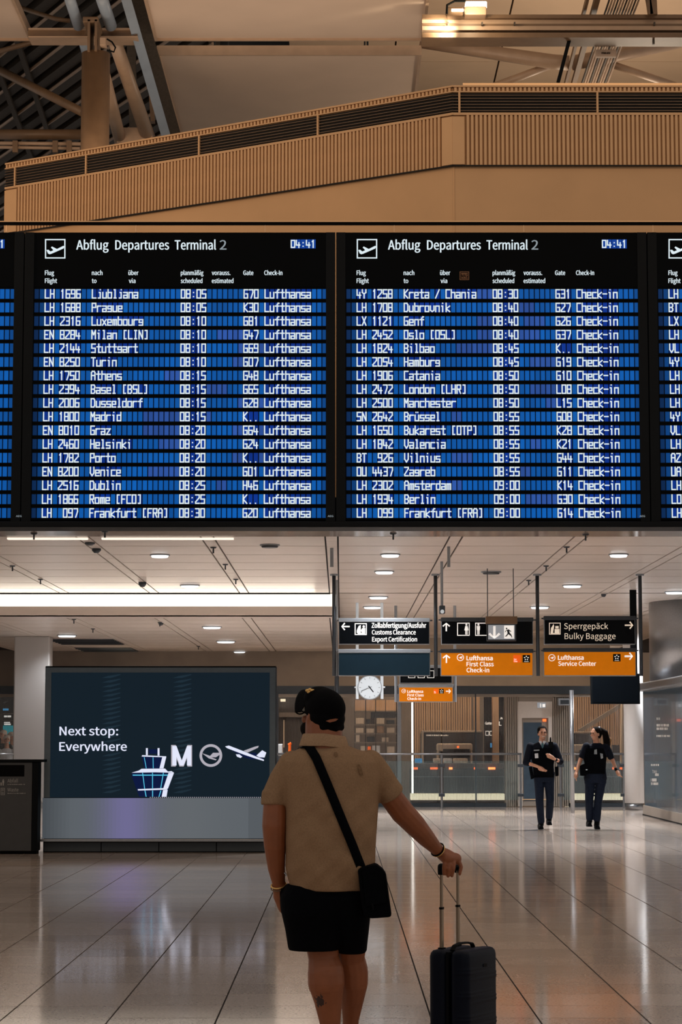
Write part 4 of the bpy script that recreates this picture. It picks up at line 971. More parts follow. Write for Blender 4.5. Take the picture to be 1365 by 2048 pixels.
# waste bin
BYn = 30.6
t = empty('waste_bin', PT(30, 1712, BYn), 'tall dark grey waste bin with a slot and small lettering at the left edge', 'bin')
a, b, c, d = RC(-25, 1524, 64, 1706, BYn, 1600); q = MB(); q.box(a, b, BYn, BYn+.3, .04, d); q.build('bin_body', 'bin_grey', t, bevel=.01)
a, b, c, d = RC(64.5, 1524, 76, 1706, BYn, 1600); q = MB(); q.box(a, b, BYn-.01, BYn+.3, .04, d); q.build('side_frame', 'black', t, bevel=.006)
a, b, c, d = RC(-30, 1522, 87, 1526, BYn, 1600); q = MB(); q.box(a, b, BYn-.03, BYn+.32, d-.015, d+.02); q.build('lid', 'black', t, bevel=.006)
a, b, c, d = RC(-22, 1530, 48, 1553, BYn, 1600); q = MB(); q.box(a, b, BYn-.004, BYn+.01, c, d); q.build('slot', 'cap_black', t)
q = MB(); q.box(a-.1, PT(72, 1700, BYn).x, BYn+.03, BYn+.28, 0, .04); q.build('foot', 'cap_black', t)
def fn(q):
    text(q, "Abfall", 15, 36, 1565, 7, BYn-.003, .0); text(q, "Waste", 15, 37, 1583, 7, BYn-.003, .0)
    marks(q, 15, 51, 1568, 1569.6, BYn-.003, 5); marks(q, 15, 51, 1585.8, 1587.4, BYn-.003, 6)
put(fn, 'bin_text', t, 'lettering')
def fn(q):
    person_pic(q, 6.5, 1558, 1571, BYn-.003); q.rect(1, 1565, 3.5, 1571, BYn-.003); q.frame(1.5, 1576, 9.5, 1590, .9, BYn-.003); q.disc(5.5, 1580, 2, BYn-.003, 12, 1.2); q.disc(5.5, 1586, 2, BYn-.003, 12, 1.2)
put(fn, 'bin_text', t, 'bin_pictograms')
# white pillar
PY_ = 50.75
a, b, c, d = RC(27, 1290, 89, 1600, PY_, 1400)
q = MB(); q.box(a, b+.1, PY_, PY_+.6, .12, H2+.0); pi_ = q.build('pillar', 'pillar_grey', bevel=.03, label='square off-white pillar behind the advertising screen', cat='pillar')
q = MB(); q.box(a+.03, b+.07, PY_+.03, PY_+.57, 0, .12); q.build('pillar_base', 'steel', pi_)
# unseen point lamp without a fixture, lighting the pillar
lamp('POINT', (PT(110, 1470, 49).x, 49.5, 1.7), 5, (.85, .95, 1), .3, name='pillar_fill')

# ================================================================== glass front and security area
GY = 51.6
zb_top = ZZ(1388, GY); z_beam = ZZ(1372, GY)
q = MB(); q.box(-12, 12, GY-.1, GY+.25, zb_top, z_beam); q.build('trim_8', 'beam_dark', kind='structure', label='dark header beam above the glass front')
q = MB(); q.box(-12, 12, GY-.05, GY+.1, zb_top-.07, zb_top-.002); q.build('trim_9', 'rib_grey', kind='structure')
q = MB(); q.box(-12, PT(1012, 1500, GY).x, GY-.03, GY+.06, 0, .09); q.box(PT(1138, 1500, GY).x, 6.9, GY-.03, GY+.06, 0, .09); q.build('trim_10', 'steel_dark', kind='structure')
gf = empty('glass_front', (0, GY, 0)); gf['kind'] = 'structure'; gf['label'] = 'glass front with fine vertical printed stripes'
xs = [-60, 60, 180, 300, 420, 555, 668, 795, 884, 952, 1010]
def pane(x0, x1):
    q = MB(); a, b = PT(x0, 1500, GY).x, PT(x1, 1500, GY).x
    q.add([(a+.012, GY, .1), (b-.012, GY, .1), (b-.012, GY, zb_top-.075), (a+.012, GY, zb_top-.075)], [(0,1,2,3)]); q.build('glass_pane', 'striped_glass', gf)
for a, b in zip(xs[:-1], xs[1:]): pane(a, b)
pane(1150, 1250); pane(1251, 1330)
for px, w_, m in ((555, .05, 'steel_dark'), (668, .09, 'steel_dark'), (799, .09, 'steel'), (952, .03, 'steel_dark')):
    x = PT(px, 1500, GY).x; q = MB(); q.box(x-w_/2, x+w_/2, GY-.06, GY+.04, 0, zb_top); q.build('mullion', m, gf)
# ribbed portal with the door
pt_ = empty('door_portal', PT(1075, 1612, GY), 'grey ribbed portal around the service door', 'portal'); pt_['kind'] = 'structure'; del pt_['category']
def gb(x0, y0, x1, y1, ya, yb, m, nm, par, bev=0, row=1500):
    a, b, c, d = RC(x0, y0, x1, y1, GY, row); q = MB(); q.box(a, b, GY+ya, GY+yb, max(c, 0.0), d); return q.build(nm, m, par, bevel=bev)
for x0, x1 in ((1011, 1037), (1106, 1140)):
    gb(x0, 1389, x1, 1613, .02, .3, 'rib_grey', 'portal_wall', pt_)
    k = x0 + 1.5
    while k < x1-1: gb(k, 1389, k+2.2, 1613, -.03, .02, 'rib_grey', 'rib', pt_); k += 4.4
gb(1037, 1389, 1106, 1403, .02, .3, 'rib_grey', 'portal_head', pt_)
dr = empty('door_1', PT(1071, 1612, GY)); dr['kind'] = 'structure'; dr['label'] = 'pale service door with a blue-grey window'
gb(1037, 1403, 1045, 1613, 0, .1, 'door_white', 'door_frame', dr); gb(1098, 1403, 1106, 1613, 0, .1, 'door_white', 'door_frame', dr); gb(1045, 1403, 1098, 1436, 0, .1, 'door_white', 'transom', dr)
lf = gb(1045, 1436, 1098, 1612, .05, .1, 'rib_grey', 'door_leaf', dr); gb(1048, 1445, 1085, 1602, .04, .05, 'door_glass', 'door_window', dr); gb(1045, 1598, 1098, 1600, .03, .05, 'tan_edge', 'kick_strip', dr)
gb(1087, 1438, 1094, 1443, .03, .05, 'red_dim', 'alarm_plate', dr)
ex = gb(1076, 1405, 1093, 1416, -.02, 0, 'exit_face', 'exit_sign', None); tag(ex, 'small pale exit plate above the service door', 'sign')
put(lambda q: (person_pic(q, 1082, 1407, 1415, GY-.024), q.rect(1086, 1408, 1091, 1414, GY-.024)), 'sign_white', ex, 'pictogram')
bx = gb(1116, 1397, 1141, 1411, -.3, .0, 'alu', 'wall_monitor', None, .01); tag(bx, 'small boxy monitor mounted right of the service door', 'monitor')
gb(1120, 1400.5, 1137, 1408.5, -.31, -.3, 'beam_dark', 'screen', bx)
x = PT(1145, 1500, 47.5).x; q = MB(); q.tube([(x, 47.5, 0), (x, 47.5, zb_top)], .045, 16); smooth_sides(q.build('steel_post', 'steel', label='slim upright steel post beside the woman officer', cat='post'))
x = PT(674, 1500, 49).x; q = MB(); q.tube([(x, 49, 0), (x, 49, 3.4)], .05, 16); smooth_sides(q.build('steel_post', 'steel_dark', label='dark upright post rising behind the cap', cat='post'))
# railings
RY = 50.6
def railing(xl, xr, posts, label):
    t = empty('railing', PT((xl+xr)/2, 1616, RY), label, 'railing', 'steel and glass railings')
    a, b = PT(xl, 1508, RY), PT(xr, 1508, RY); zr = a.z
    q = MB(); q.tube([(a.x, RY, zr), (b.x, RY, zr)], .025, 12); smooth_sides(q.build('handrail', 'steel', t))
    for px in posts:
        x = PT(px, 1560, RY).x; q = MB(); q.tube([(x, RY, 0), (x, RY, zr-.02)], .026, 12); q.build('railing_post', 'steel', t)
        for yy in (1531, 1590):
            z = ZZ(yy, RY); q = MB(); q.box(x-.07, x+.07, RY-.03, RY+.03, z-.035, z+.035); q.build('glass_clamp', 'steel_dark', t, bevel=.008)
    xx = [xl]+list(posts)+[xr]
    for p0, p1 in zip(xx[:-1], xx[1:]):
        if p1-p0 < 14: continue
        a, b, c, d = RC(p0+4, 1522, p1-4, 1600, RY, 1560); q = MB(); q.box(a, b, RY-.006, RY+.006, c, d); q.build('glass_infill', 'clear_glass', t)
railing(555, 1044, (620, 752, 884, 1042), 'steel handrail with glass infill behind the man in the cap')
railing(1120, 1250, (1122, 1248), 'short steel handrail behind the woman officer')
railing(-60, 27, (-30,), 'steel handrail in front of the visitors at the left edge')
# rooms behind the glass
IY = 59.5
q = MB(); q.box(-12, 7.2, IY+.1, IY+.3, 0, 4.25); wi = q.build('wall_security', 'inner_mid', kind='structure')
def ib(x0, y0, x1, y1, m, nm, par=None, Y=None, d=.3, bev=0, **kw):
    Y = Y or IY-.4
    a, b, c, dd = RC(x0, y0, x1, y1, Y, 1500); q = MB(); q.box(a, b, Y, Y+d, max(c, 0), dd); return q.build(nm, m, par, bevel=bev, **kw)
# ribbed wall cladding behind the belts
for x0, x1 in ((830, 945), (1148, 1250)):
    k = x0
    while k < x1: ib(k, 1380, k+3.4, 1600, 'rib_wall', 'wall_rib', wi, IY+.02, .08); k += 4.6
ib(556, 1380, 668, 1600, 'inner_dark', 'dark_bay', wi, IY, .1)
o = ib(558, 1425, 668, 1434, 'inner_mid', 'bay_rail', wi, 59.3, .2)
o = ib(561, 1398, 571, 1403, 'warm_glow', 'bay_light', wi, 59.3, .2)
o = ib(567, 1440, 569, 1495, 'inner_cream', 'bay_post', wi, 59.3, .2)
ib(554, 1512, 572, 1640, 'inner_dark', 'desk', None, 54, .6, label='small dark desk behind the glass beside the advertising screen', cat='desk')
o = ib(556, 1488, 566, 1512, 'wall_white', 'desk_screen', None, 54, .2, label='pale desk screen behind the glass beside the advertising screen', cat='screen', bev=.02)
q = MB(); q.tube([PT(580, 1488, 54), Vector((PT(577, 1512, 54).x, 54, .0))], .03, 10); q.tube([PT(577, 1490, 54), PT(583, 1486, 54)], .03, 8); q.build('barrier_arm', 'orange_red', label='small red barrier arm behind the glass left of the man', cat='barrier')
# shelves and office
so = empty('office_shelving', PT(752, 1600, 56), 'warm lit office shelving with boxes behind the clock', 'shelving')
ib(709, 1378, 795, 1600, 'inner_mid', 'back_panel', so, 57.5, .1)
ib(709, 1400, 795, 1421, 'rib_wall', 'top_panel', so, 57.0, .1)
for x in (709, 731, 751, 771, 793): ib(x, 1400, x+1.6, 1600, 'inner_dark', 'upright', so, 56.5, .1)
for y in (1421, 1448, 1466, 1484, 1507): ib(709, y, 795, y+2.6, 'rib_grey', 'shelf', so, 56.5, .6)
for i, (x0, y0, x1, y1, m) in enumerate(((712,1436,729,1448,'inner_cream'),(733,1438,741,1448,'beam_dark'),(742,1432,750,1448,'inner_dark'),(753,1436,770,1448,'inner_cream'),(774,1440,790,1448,'beam_dark'),
    (712,1456,728,1466,'inner_cream'),(733,1457,749,1466,'inner_cream'),(754,1452,768,1466,'rib_wall'),(774,1455,790,1466,'inner_cream'),(712,1470,720,1484,'inner_cream'),(735,1473,750,1484,'beam_dark'),(764,1475,778,1484,'inner_cream'),
    (722,1492,734,1507,'inner_cream'),(736,1493,742,1507,'orange_red'),(745,1491,761,1507,'wall_white'),(775,1493,790,1507,'inner_cream'))):
    ws = ('cream','dark blue','black','pale','slate','tall cream','flat cream','tan','right cream','narrow cream','charcoal','low cream','lower cream','orange','white','bottom cream')[i]
    o = ib(x0, y0, x1, y1, m, 'storage_box', None, 56.52, .35, .01, label='%s storage box on the %s office shelf, %s bay' % (ws, {1448:'top',1466:'second',1484:'third',1507:'bottom'}[y1], {0:'leftmost',1:'second',2:'third',3:'rightmost'}[min(3, int((x0-709)/21))]), cat='box', group='boxes on the office shelves')
o = ib(742, 1424, 795, 1436, 'beam_dark', 'overhead_sign', so, 56.3, .1)
# bright upright light line
q = MB(); a = PT(825.5, 1500, 53); b0 = PT(822.5, 1595, 53)
q.obox((a.x, 53, .28), (a.x, 53, ZZ(1388, 53)), .045, .045); q.build('light_column', 'line_glow', label='bright vertical light line behind the glass right of the clock', cat='light')
# x-ray machines and belts
def xray(xl, xr, ytop, label, Y=55.75, inner=True):
    t = empty('xray_scanner', PT((xl+xr)/2, 1600, Y), label, 'scanner', 'x-ray scanners in the security area')
    o = ib(xl, ytop, xr, 1600, 'inner_dark', 'scanner_body', t, Y, 1.2, .08)
    ib(xl+1, ytop, xr-4, ytop+3.5, 'inner_cream', 'top_trim', t, Y-.03, .05, .01); ib(xl, ytop+2, xl+4, 1530, 'inner_cream', 'side_trim', t, Y-.03, .05, .01)
    w_ = xr-xl; x0 = xl+w_*.25; x1 = xl+w_*.82
    ib(x0, ytop+26, x1, ytop+42, 'inner_cream', 'tunnel_hood', t, Y-.5, .5, .04); ib(x0+12, ytop+37, x1-5, ytop+54, 'cap_black', 'tunnel_mouth', t, Y-.52, .05)
    ib(x0, ytop+42, x0+4, 1540, 'inner_cream', 'tunnel_side', t, Y-.5, .4, .01); ib(x1-4, ytop+42, x1, 1540, 'inner_cream', 'tunnel_side', t, Y-.5, .4, .01)
    return t
t = xray(844, 968, 1461, 'large dark x-ray scanner with a cream hood behind the railing')
put(lambda q: marks(q, 853, 897, 1469.2, 1472, 55.71, 4), 'sign_cream', t, 'scanner_lettering')
o = ib(915, 1492, 919, 1496, 'red_dim', 'stop_button', t, 54.9, .1)
t = xray(1134, 1190, 1463, 'dark x-ray scanner partly hidden by the steel post', 55.8)
o = ib(1225, 1490, 1240, 1529, 'inner_dark', 'desk_monitor', None, 54.5, .1, label='small dark desk monitor right of the woman officer', cat='monitor', bev=.01)
def belt(xl, xr, label, lights):
    Y = 54.2
    t = empty('conveyor_belt', PT((xl+xr)/2, 1604, Y), label, 'conveyor', 'security conveyor belts')
    ib(xl, 1538, xr, 1586, 'inner_dark', 'side_panel', t, Y, .9, .01); ib(xl, 1527, xr, 1537, 'inner_mid', 'belt_bed', t, Y+.1, .8)
    ib(xl, 1553, xr, 1554, 'steel', 'edge_strip', t, Y-.02, .02)
    ib(xl, 1588, xr, 1600, 'warm_glow', 'plinth_light', t, Y+.1, .6); ib(xl, 1601, xr, 1613, 'black', 'plinth', t, Y+.05, .7)
    for x0, x1, m in lights: ib(x0, 1534.5, x1, 1539, m, 'signal_light', t, Y-.04, .03)
    return t
belt(822, 1010, 'long dark conveyor with red signal lights and a lit plinth left of the service door', ((826,836,'red_dim'),(861,876,'red_dim'),(898.5,905.5,'red_glow'),(948,953,'red_dim'),(977,991,'red_glow')))
belt(1134, 1250, 'dark conveyor with a lit plinth behind the woman officer', ((1148,1152,'red_glow'),(1240,1250,'red_dim'),(1225,1228,'red_dim')))
for x0, x1, m, lb in ((831, 845, 'blue_glow', 'blue glowing tray on the left end of the conveyor'), (868, 884, 'inner_cream', 'cream tray left of the railing post'), (888, 905, 'wall_white', 'white tray right of the railing post'), (908, 936, 'inner_cream', 'long cream tray on the conveyor')):
    ib(x0, 1517, x1, 1526, m, 'luggage_tray', None, 54.0, .5, .02, label=lb, cat='tray', group='trays on the conveyor')
# pillars, gate signs
for x0, x1, lb in ((950, 961, 'tan square column behind the glass left of the lit gate signs'), (987, 999, 'tan square column between the lit gate signs')):
    ib(x0, 1380, x1, 1600, 'rib_wall', 'inner_column', None, 57, .4, .01, label=lb, cat='column')
t = ib(969, 1380, 987, 1600, 'cap_black', 'gate_sign', None, 58.2, .1, label='tall black panel with small lit gate lettering', cat='sign')
GYs = 58.19
put(lambda q: (text(q, "Gates", 971, 986, 1449, 5, GYs, .03), q.frame(971.5, 1462, 979, 1471, 1, GYs), q.frame(980, 1462, 987, 1471, 1, GYs)), 'sign_white', t, 'gate_lettering')
put(lambda q: q.rect(981, 1486, 988, 1495, GYs), 'blue_glow', t, 'blue_panel')
t = ib(998, 1380, 1011, 1600, 'cap_black', 'gate_sign', None, 58.2, .1, label='narrow black panel with a large lit letter L', cat='sign')
put(lambda q: (text(q, "L", 998.5, 1003.5, 1451, 8, GYs, .03), arrow(q, 1003, 1437, 6, -.6, GYs)), 'sign_white', t, 'gate_letter')
# stair stringer on the right
q = MB(); q.obox(PT(1160, 1462, 57), PT(1252, 1405, 57), .1, .22, (0, -1, 0)); q.build('stair_stringer', 'rib_grey', label='grey sloping stair stringer above the woman officer', cat='stair')
q = MB(); q.tube([Vector((PT(1242, 1460, 56.5).x, 56.5, 0)), PT(1246, 1400, 56.5)], .05, 8); q.build('stair_post', 'inner_cream', label='pale upright at the stair beside the white column', cat='post')
# white column
WY = 49.4
wc = PT(1268.5, 1500, WY); wr = 19.5/PPM(1500, WY)
wcl = empty('round_column', (wc.x, WY, 0), 'round white column with a steel base right of the officers', 'column')
q = MB(); q.tube([(wc.x, WY, ZZ(1606, WY)), (wc.x, WY, H1)], wr, 36); smooth_sides(q.build('shaft', 'wall_white', wcl))
q = MB(); q.tube([(wc.x, WY, 0), (wc.x, WY, ZZ(1606, WY))], wr*.92, 36); smooth_sides(q.build('base_collar', 'steel', wcl))

# ================================================================== booth on the right
XW = 6.26; Y0b, Y1b = 33.0, 46.2
bt = empty('glass_booth', (7.5, 42, 0), 'dark blue-grey glazed booth with pale lettering at the right edge', 'booth')
zt_b = ZZ(1383, Y1b)
n_p = 6; dy = (Y1b-Y0b)/n_p
for i in range(n_p):
    q = MB(); q.box(XW, XW+.06, Y0b+i*dy+.008, Y0b+(i+1)*dy-.008, .2, zt_b); q.build('wall_panel', 'booth_glass', bt)
q = MB(); q.box(XW+.02, XW+5, Y1b-.02, Y1b+.05, .2, zt_b); q.build('end_panel', 'booth_glass', bt)
q = MB(); q.box(XW-.03, XW+.08, Y0b, Y1b+.06, .0, .2); q.build('skirting', 'rib_grey', bt, bevel=.006)
q = MB(); q.box(XW-.04, XW-.03, Y0b, Y1b+.06, .0, .02); q.build('floor_seal', 'black', bt)
e0 = PT(1270, 1382, Y1b)
zs0, zs1 = ZZ(1383, Y1b), ZZ(1368, Y1b)
q = MB(); q.box(e0.x, e0.x+4, Y0b, Y1b+.2, zs0, zs1); q.build('canopy_slab', 'steel', bt, bevel=.03)
q = MB(); q.tube([(e0.x+1.6, Y1b-1.3, zs1), (e0.x+1.6, Y1b-1.3, H1)], 1.45, 48); smooth_sides(q.build('roof_drum', 'steel', bt))
def wall_text(q, txt, px, py, ph, wid):
    # lettering standing on the side wall: find the spot where the sight line meets the wall
    r = ray(px, py); k = (XW-.004)/r.x; Y_ = r.y*k; z_ = EYE + r.z*k; vs, fs = glyphs(txt, .01)
    x0 = min(v[0] for v in vs); x1 = max(v[0] for v in vs); hh = ph*Y_/F
    r2 = ray(px+wid, py); Y2 = r2.y*(XW-.004)/r2.x
    out = [(XW-.004, Y_ + (v[0]-x0)/(x1-x0)*(Y2-Y_), z_ + v[1]/CAPH*hh) for v in vs]
    q.add(out, fs)
q = MB(); rg = random.Random(3)
for px, py, ph, wd in ((1314,1440,5,8),(1314,1453,5,25),(1314,1460,5,24),(1314,1474,4,27),(1303,1532,4,16),(1311,1552,5,8),(1303,1563,6,11),(1303,1570,5,15)):
    x = px      # blurred wall lettering: separate short strokes standing on the glass wall
    while x < px+wd-.5:
        ww = min(rg.uniform(.9, 2.2), px+wd-x); P4 = []
        for X_, Yp in ((x, py), (x+ww, py), (x+ww, py-ph), (x, py-ph)):
            r = ray(X_, py); k = (XW-.004)/r.x; P4.append((XW-.004, r.y*k, EYE + r.z*k + (py-Yp)*r.y*k/F))
        q.add(P4, [(0,1,2,3)]); x += ww + rg.choice((.5, .6, 1.4))
wall_text(q, "TIME", 1305, 1546, 6, 10)
q.build('wall_lettering', 'booth_text', bt, kind='stuff')
a, b, c, d = RC(1288, 1424, 1298, 1513, Y1b+.3, 1470); q = MB(); q.box(a, b, Y1b+.1, Y1b+.25, c, d); q.build('notice_plate', 'wall_white', label='tall pale plate mounted at the booth end beside the column', cat='plate', bevel=.01)

# ================================================================== people
def rotz(a): return Matrix.Rotation(a, 3, 'Z')
def head_vol(q, c, s, yaw, nod=0):
    R = rotz(yaw) @ Matrix.Rotation(nod, 3, 'X')     # the face looks along local -Y
    P = lambda x, y, z: Vector(c) + R @ Vector((x*s, y*s, z*s))
    q.ell(P(0, .01, .03), (.074*s, .093*s, .092*s), R, 20, 14); q.ell(P(0, -.018, -.045), (.056*s, .066*s, .066*s), R, 16, 10)
    q.ell(P(0, -.05, -.088), (.026*s, .026*s, .022*s), R); q.ell(P(0, -.094, -.018), (.011*s, .016*s, .02*s), R); q.ell(P(0, -.088, .012), (.009*s, .012*s, .026*s), R)
    q.ell(P(0, -.078, -.056), (.024*s, .012*s, .008*s), R)
    for k in (-1, 1):
        q.ell(P(k*.075, .008, -.012), (.009*s, .018*s, .032*s), R); q.ell(P(k*.034, -.066, -.03), (.022*s, .02*s, .02*s), R); q.ell(P(k*.03, -.078, .028), (.024*s, .01*s, .008*s), R)
    return P, R
def face(P, s, R, parent, smile=True):
    for k in (-1, 1):
        q = MB(); q.ell(P(k*.03, -.083, .01), (.012*s, .008*s, .006*s), R); q.build('eye', 'cap_black', parent, smooth=True)
        q = MB(); q.ell(P(k*.03, -.088, .026), (.017*s, .006*s, .004*s), R); q.build('eyebrow', 'hair_dark', parent, smooth=True)
    if smile:
        q = MB(); q.ell(P(0, -.088, -.054), (.024*s, .007*s, .0055*s), R); q.build('teeth', 'white_cloth', parent, smooth=True)
def hand_vol(q, wr, tip, s, Rside):
    wr = Vector(wr); tip = Vector(tip); d = (tip-wr).normalized(); sd = Vector(Rside).normalized()
    q.limb([wr, wr+d*.045*s, wr+d*.08*s], [.026*s, .036*s, .034*s])
    for i, (o_, L) in enumerate(((-.03, .07), (-.01, .085), (.01, .08), (.028, .062))):
        a = wr+d*.08*s+sd*o_*s; n_ = d.cross(sd).normalized()
        q.limb([a, a+d*L*.5*s+n_*.006*s, a+d*L*.9*s+n_*.024*s], [.0105*s, .0098*s, .0085*s])
    a = wr+d*.03*s+sd*-.035*s; q.limb([a, a+d*.035*s-sd*.02*s, a+d*.065*s-sd*.018*s], [.013*s, .011*s, .009*s])
def figure(name_label, Y, J, m_top, m_leg, m_skin, face_yaw, nod=0, sleeves=.9, hs=1.0, group=None, hair='hair_dark', voxel=.009, shoes='case_black', face_on=True):
    """J: joint -> (px, py, dy); radii in metres"""
    V = {k: PT(v[0], v[1], Y + (v[2] if len(v) > 2 else 0)) for k, v in J.items() if k not in ('w', 'hv')}
    w_ = J['w']
    base = Vector(((V['footL'].x+V['footR'].x)/2, Y, 0))
    t = empty('person', base, name_label, 'person', group)
    q = MB(); hc = V['head']; P, R = head_vol(q, hc, hs, face_yaw, nod)
    q.limb([hc+Vector((0,.015,-.06)), V['neck']], [.052, .058])
    tors = [(V['neck'].x, Y, V['neck'].z, .07, .06), (V['neck'].x, Y, V['neck'].z-.05, w_[0]*.8, .085), (V['chest'].x, Y, V['chest'].z, w_[0], .115), (V['waist'].x, Y, V['waist'].z, w_[1], .105), (V['hip'].x, Y, V['hip'].z, w_[2], .11), (V['hip'].x, Y, V['hip'].z-.08, w_[2]*.9, .1)]
    q.stack([(a, b, c, d-.02, e-.02) for a, b, c, d, e in tors][::-1])
    for s_ in 'LR':
        q.limb([V['sh'+s_], V['el'+s_], V['wr'+s_]], [.045, .038, .025])
        hand_vol(q, V['wr'+s_], V['ha'+s_], 1.0, (1, 0, .2) if 'hv' not in J else (0, 1, 0))
        q.limb([V['hp'+s_], V['kn'+s_], V['an'+s_]], [.07, .05, .036]); q.limb([V['an'+s_], V['foot'+s_]+Vector((0,.03,.05))], [.036, .035])
    body = q.skin('body', m_skin, t, voxel, 2)
    if face_on: face(P, hs, R, t)
    q = MB(); q.stack(tors[::-1])
    for s_ in 'LR':
        e = V['sh'+s_].lerp(V['el'+s_], min(1, sleeves)); pts = [V['sh'+s_], e]; rs = [.072, .060]
        if sleeves > 1: pts.append(V['el'+s_].lerp(V['wr'+s_], sleeves-1)); rs = [.072, .062, .055]
        q.limb(pts, rs)
    sh = q.skin('shirt', m_top, t, voxel, 3)
    q = MB(); q.stack([(V['hip'].x, Y, V['hip'].z-.09, w_[2]*.95, .115), (V['hip'].x, Y, V['hip'].z+.08, w_[1]*1.03, .115)])
    for s_ in 'LR': q.limb([V['hp'+s_], V['kn'+s_], V['an'+s_]+Vector((0,0,.03))], [.09, .07, .062])
    q.skin('trousers', m_leg, t, voxel, 3)
    for s_ in 'LR':
        f = V['foot'+s_]; dz = f.z
        q = MB(); q.limb([V['an'+s_]+Vector((0,.0,-.01)), f+Vector((0,.05,.05)), f+Vector((0,-.09,.035))], [.05, .05, .038]); q.box(f.x-.045, f.x+.045, f.y-.12, f.y+.09, f.z, f.z+.025)
        q.skin('shoe', shoes, t, voxel, 2)
    return t, V, P, R
def at_front(V, px, py, Y): return PT(px, py, Y)
OY = 38.9
# ---- officer on the left, facing the camera
J = {'head':(1085.5,1466.5), 'neck':(1085,1484), 'chest':(1086,1502), 'waist':(1087,1530), 'hip':(1089,1553), 'w':(.235,.185,.185),
 'shL':(1062,1493), 'elL':(1053,1525,-.05), 'wrL':(1079,1534,-.22), 'haL':(1089,1541,-.26), 'shR':(1109,1493), 'elR':(1121,1523,-.02), 'wrR':(1109,1518,-.2), 'haR':(1098,1510,-.24),
 'hpL':(1079,1558), 'knL':(1080,1604,-.06), 'anL':(1083,1646), 'footL':(1082,1659,-.02), 'hpR':(1099,1558), 'knR':(1101,1600,-.05), 'anR':(1099,1637,.15), 'footR':(1099,1651.5,.25)}
J['footL'] = (1082, 1658, 0); J['footR'] = (1099, 1650, .15)
t, V, P, R = figure('smiling male officer in dark uniform with one hand raised to his chest, left of two', OY, J, 'cloth_navy', 'cloth_navy2', 'skin_pale', .12, sleeves=1.15, voxel=.0085)
q = MB(); q.ell(P(0, .02, .055), (.084, .094, .078), R, 20, 12); q.ell(P(0, .05, .0), (.08, .06, .07), R)
q.ell(P(-.074, .01, .02), (.012, .03, .035), R); q.ell(P(.074, .01, .02), (.012, .03, .035), R)
h = q.skin('hair', 'hair_dark', t, .007, 1)
for v in h.data.vertices:      # hairline: keep the forehead free
    lv = R.inverted() @ (Vector(v.co) + ORIG[t.name] - P(0, 0, 0))
    if lv.y < -.055 and lv.z < .085: v.co += R @ Vector((0, .035, .012))
bY = OY-.125
def flat(pts, Y, m, nm, th=.02):
    q = MB(); P_ = [PT(a, b, Y) for a, b in pts]; P_ = P_ if (sum(pts[i][0]*pts[(i+1)%len(pts)][1]-pts[(i+1)%len(pts)][0]*pts[i][1] for i in range(len(pts))) < 0) else P_[::-1]
    q.slab([(p.x, p.z) for p in P_], Y-th, Y+.02); return q.build(nm, m, t, bevel=.004)
flat([(1070,1497),(1105,1497),(1107,1520),(1106,1550),(1069,1550),(1067,1520)], bY+.01, 'cloth_black', 'protective_vest', .05)
flat([(1070.5,1507.5),(1076.5,1507),(1077,1515.5),(1071,1516)], bY-.05, 'white_cloth', 'id_card', .008); flat([(1069,1500),(1079,1499.5),(1079,1501),(1069,1501.5)], bY-.05, 'alu', 'name_strip', .006)
flat([(1079,1483),(1083,1482),(1085,1489),(1083.5,1491)], OY-.085, 'white_cloth', 'collar', .02); flat([(1092,1483),(1088,1482),(1085.5,1489),(1087,1491)], OY-.085, 'white_cloth', 'collar', .02)
flat([(1083.5,1487),(1087.5,1487),(1088,1492),(1085.5,1497),(1083.5,1492)], OY-.1, mat('tie_teal', srgb(70, 110, 120), .7), 'tie', .015)
flat([(1101,1475),(1102.5,1475),(1103.5,1489),(1100,1489)], OY-.06, 'case_black', 'radio_antenna', .02); flat([(1098,1484),(1106,1484),(1106,1497),(1099,1497)], OY-.1, 'case_black', 'radio', .04)
flat([(1069,1549),(1108,1549),(1108,1554.5),(1069,1554.5)], OY-.1, 'cloth_black', 'belt', .02)
flat([(1059,1535),(1064,1533),(1068,1556),(1063,1558)], OY-.05, 'cloth_black', 'holster', .06); flat([(1111,1534),(1117,1533),(1117,1551),(1112,1552)], OY-.05, 'cloth_black', 'belt_pouch', .06)
q = MB(); q.limb([V['wrR'].lerp(V['elR'], .18), V['wrR'].lerp(V['elR'], .3)], [.03, .031]); q.build('watch', 'case_black', t, smooth=True)
# ---- woman officer
J = {'head':(1192,1468), 'neck':(1194,1486), 'chest':(1194,1502), 'waist':(1192,1532), 'hip':(1191.5,1556), 'w':(.19,.17,.205),
 'shL':(1174,1493), 'elL':(1162,1519,.0), 'wrL':(1154,1544,-.08), 'haL':(1152,1556,-.1), 'shR':(1213,1494), 'elR':(1226,1521,.0), 'wrR':(1234,1541,-.12), 'haR':(1240,1551,-.15), 'hv':1,
 'hpL':(1181,1562), 'knL':(1179,1606,-.08), 'anL':(1180,1640), 'footL':(1179,1653,0), 'hpR':(1203,1562), 'knR':(1197,1604,-.05), 'anR':(1195,1642,-.02), 'footR':(1195,1658,0)}
t, V, P, R = figure('woman officer in dark uniform with a long ponytail looking to her side, right of two', OY, J, 'cloth_navy', 'cloth_navy2', 'skin_pale', -.95, sleeves=.72, hs=.97, voxel=.0085)
q = MB(); q.ell(P(0, .025, .045), (.083, .093, .085), R, 20, 12); q.ell(P(0, .055, -.01), (.078, .06, .075), R)
hp = P(0, .10, .08)
q.limb([hp, PT(1211,1466,OY+.05), PT(1214,1479,OY+.04), PT(1215,1492,OY), PT(1217,1500,OY-.04)], [.045, .055, .06, .055, .03])
h = q.skin('hair', 'hair_dark', t, .008, 1)
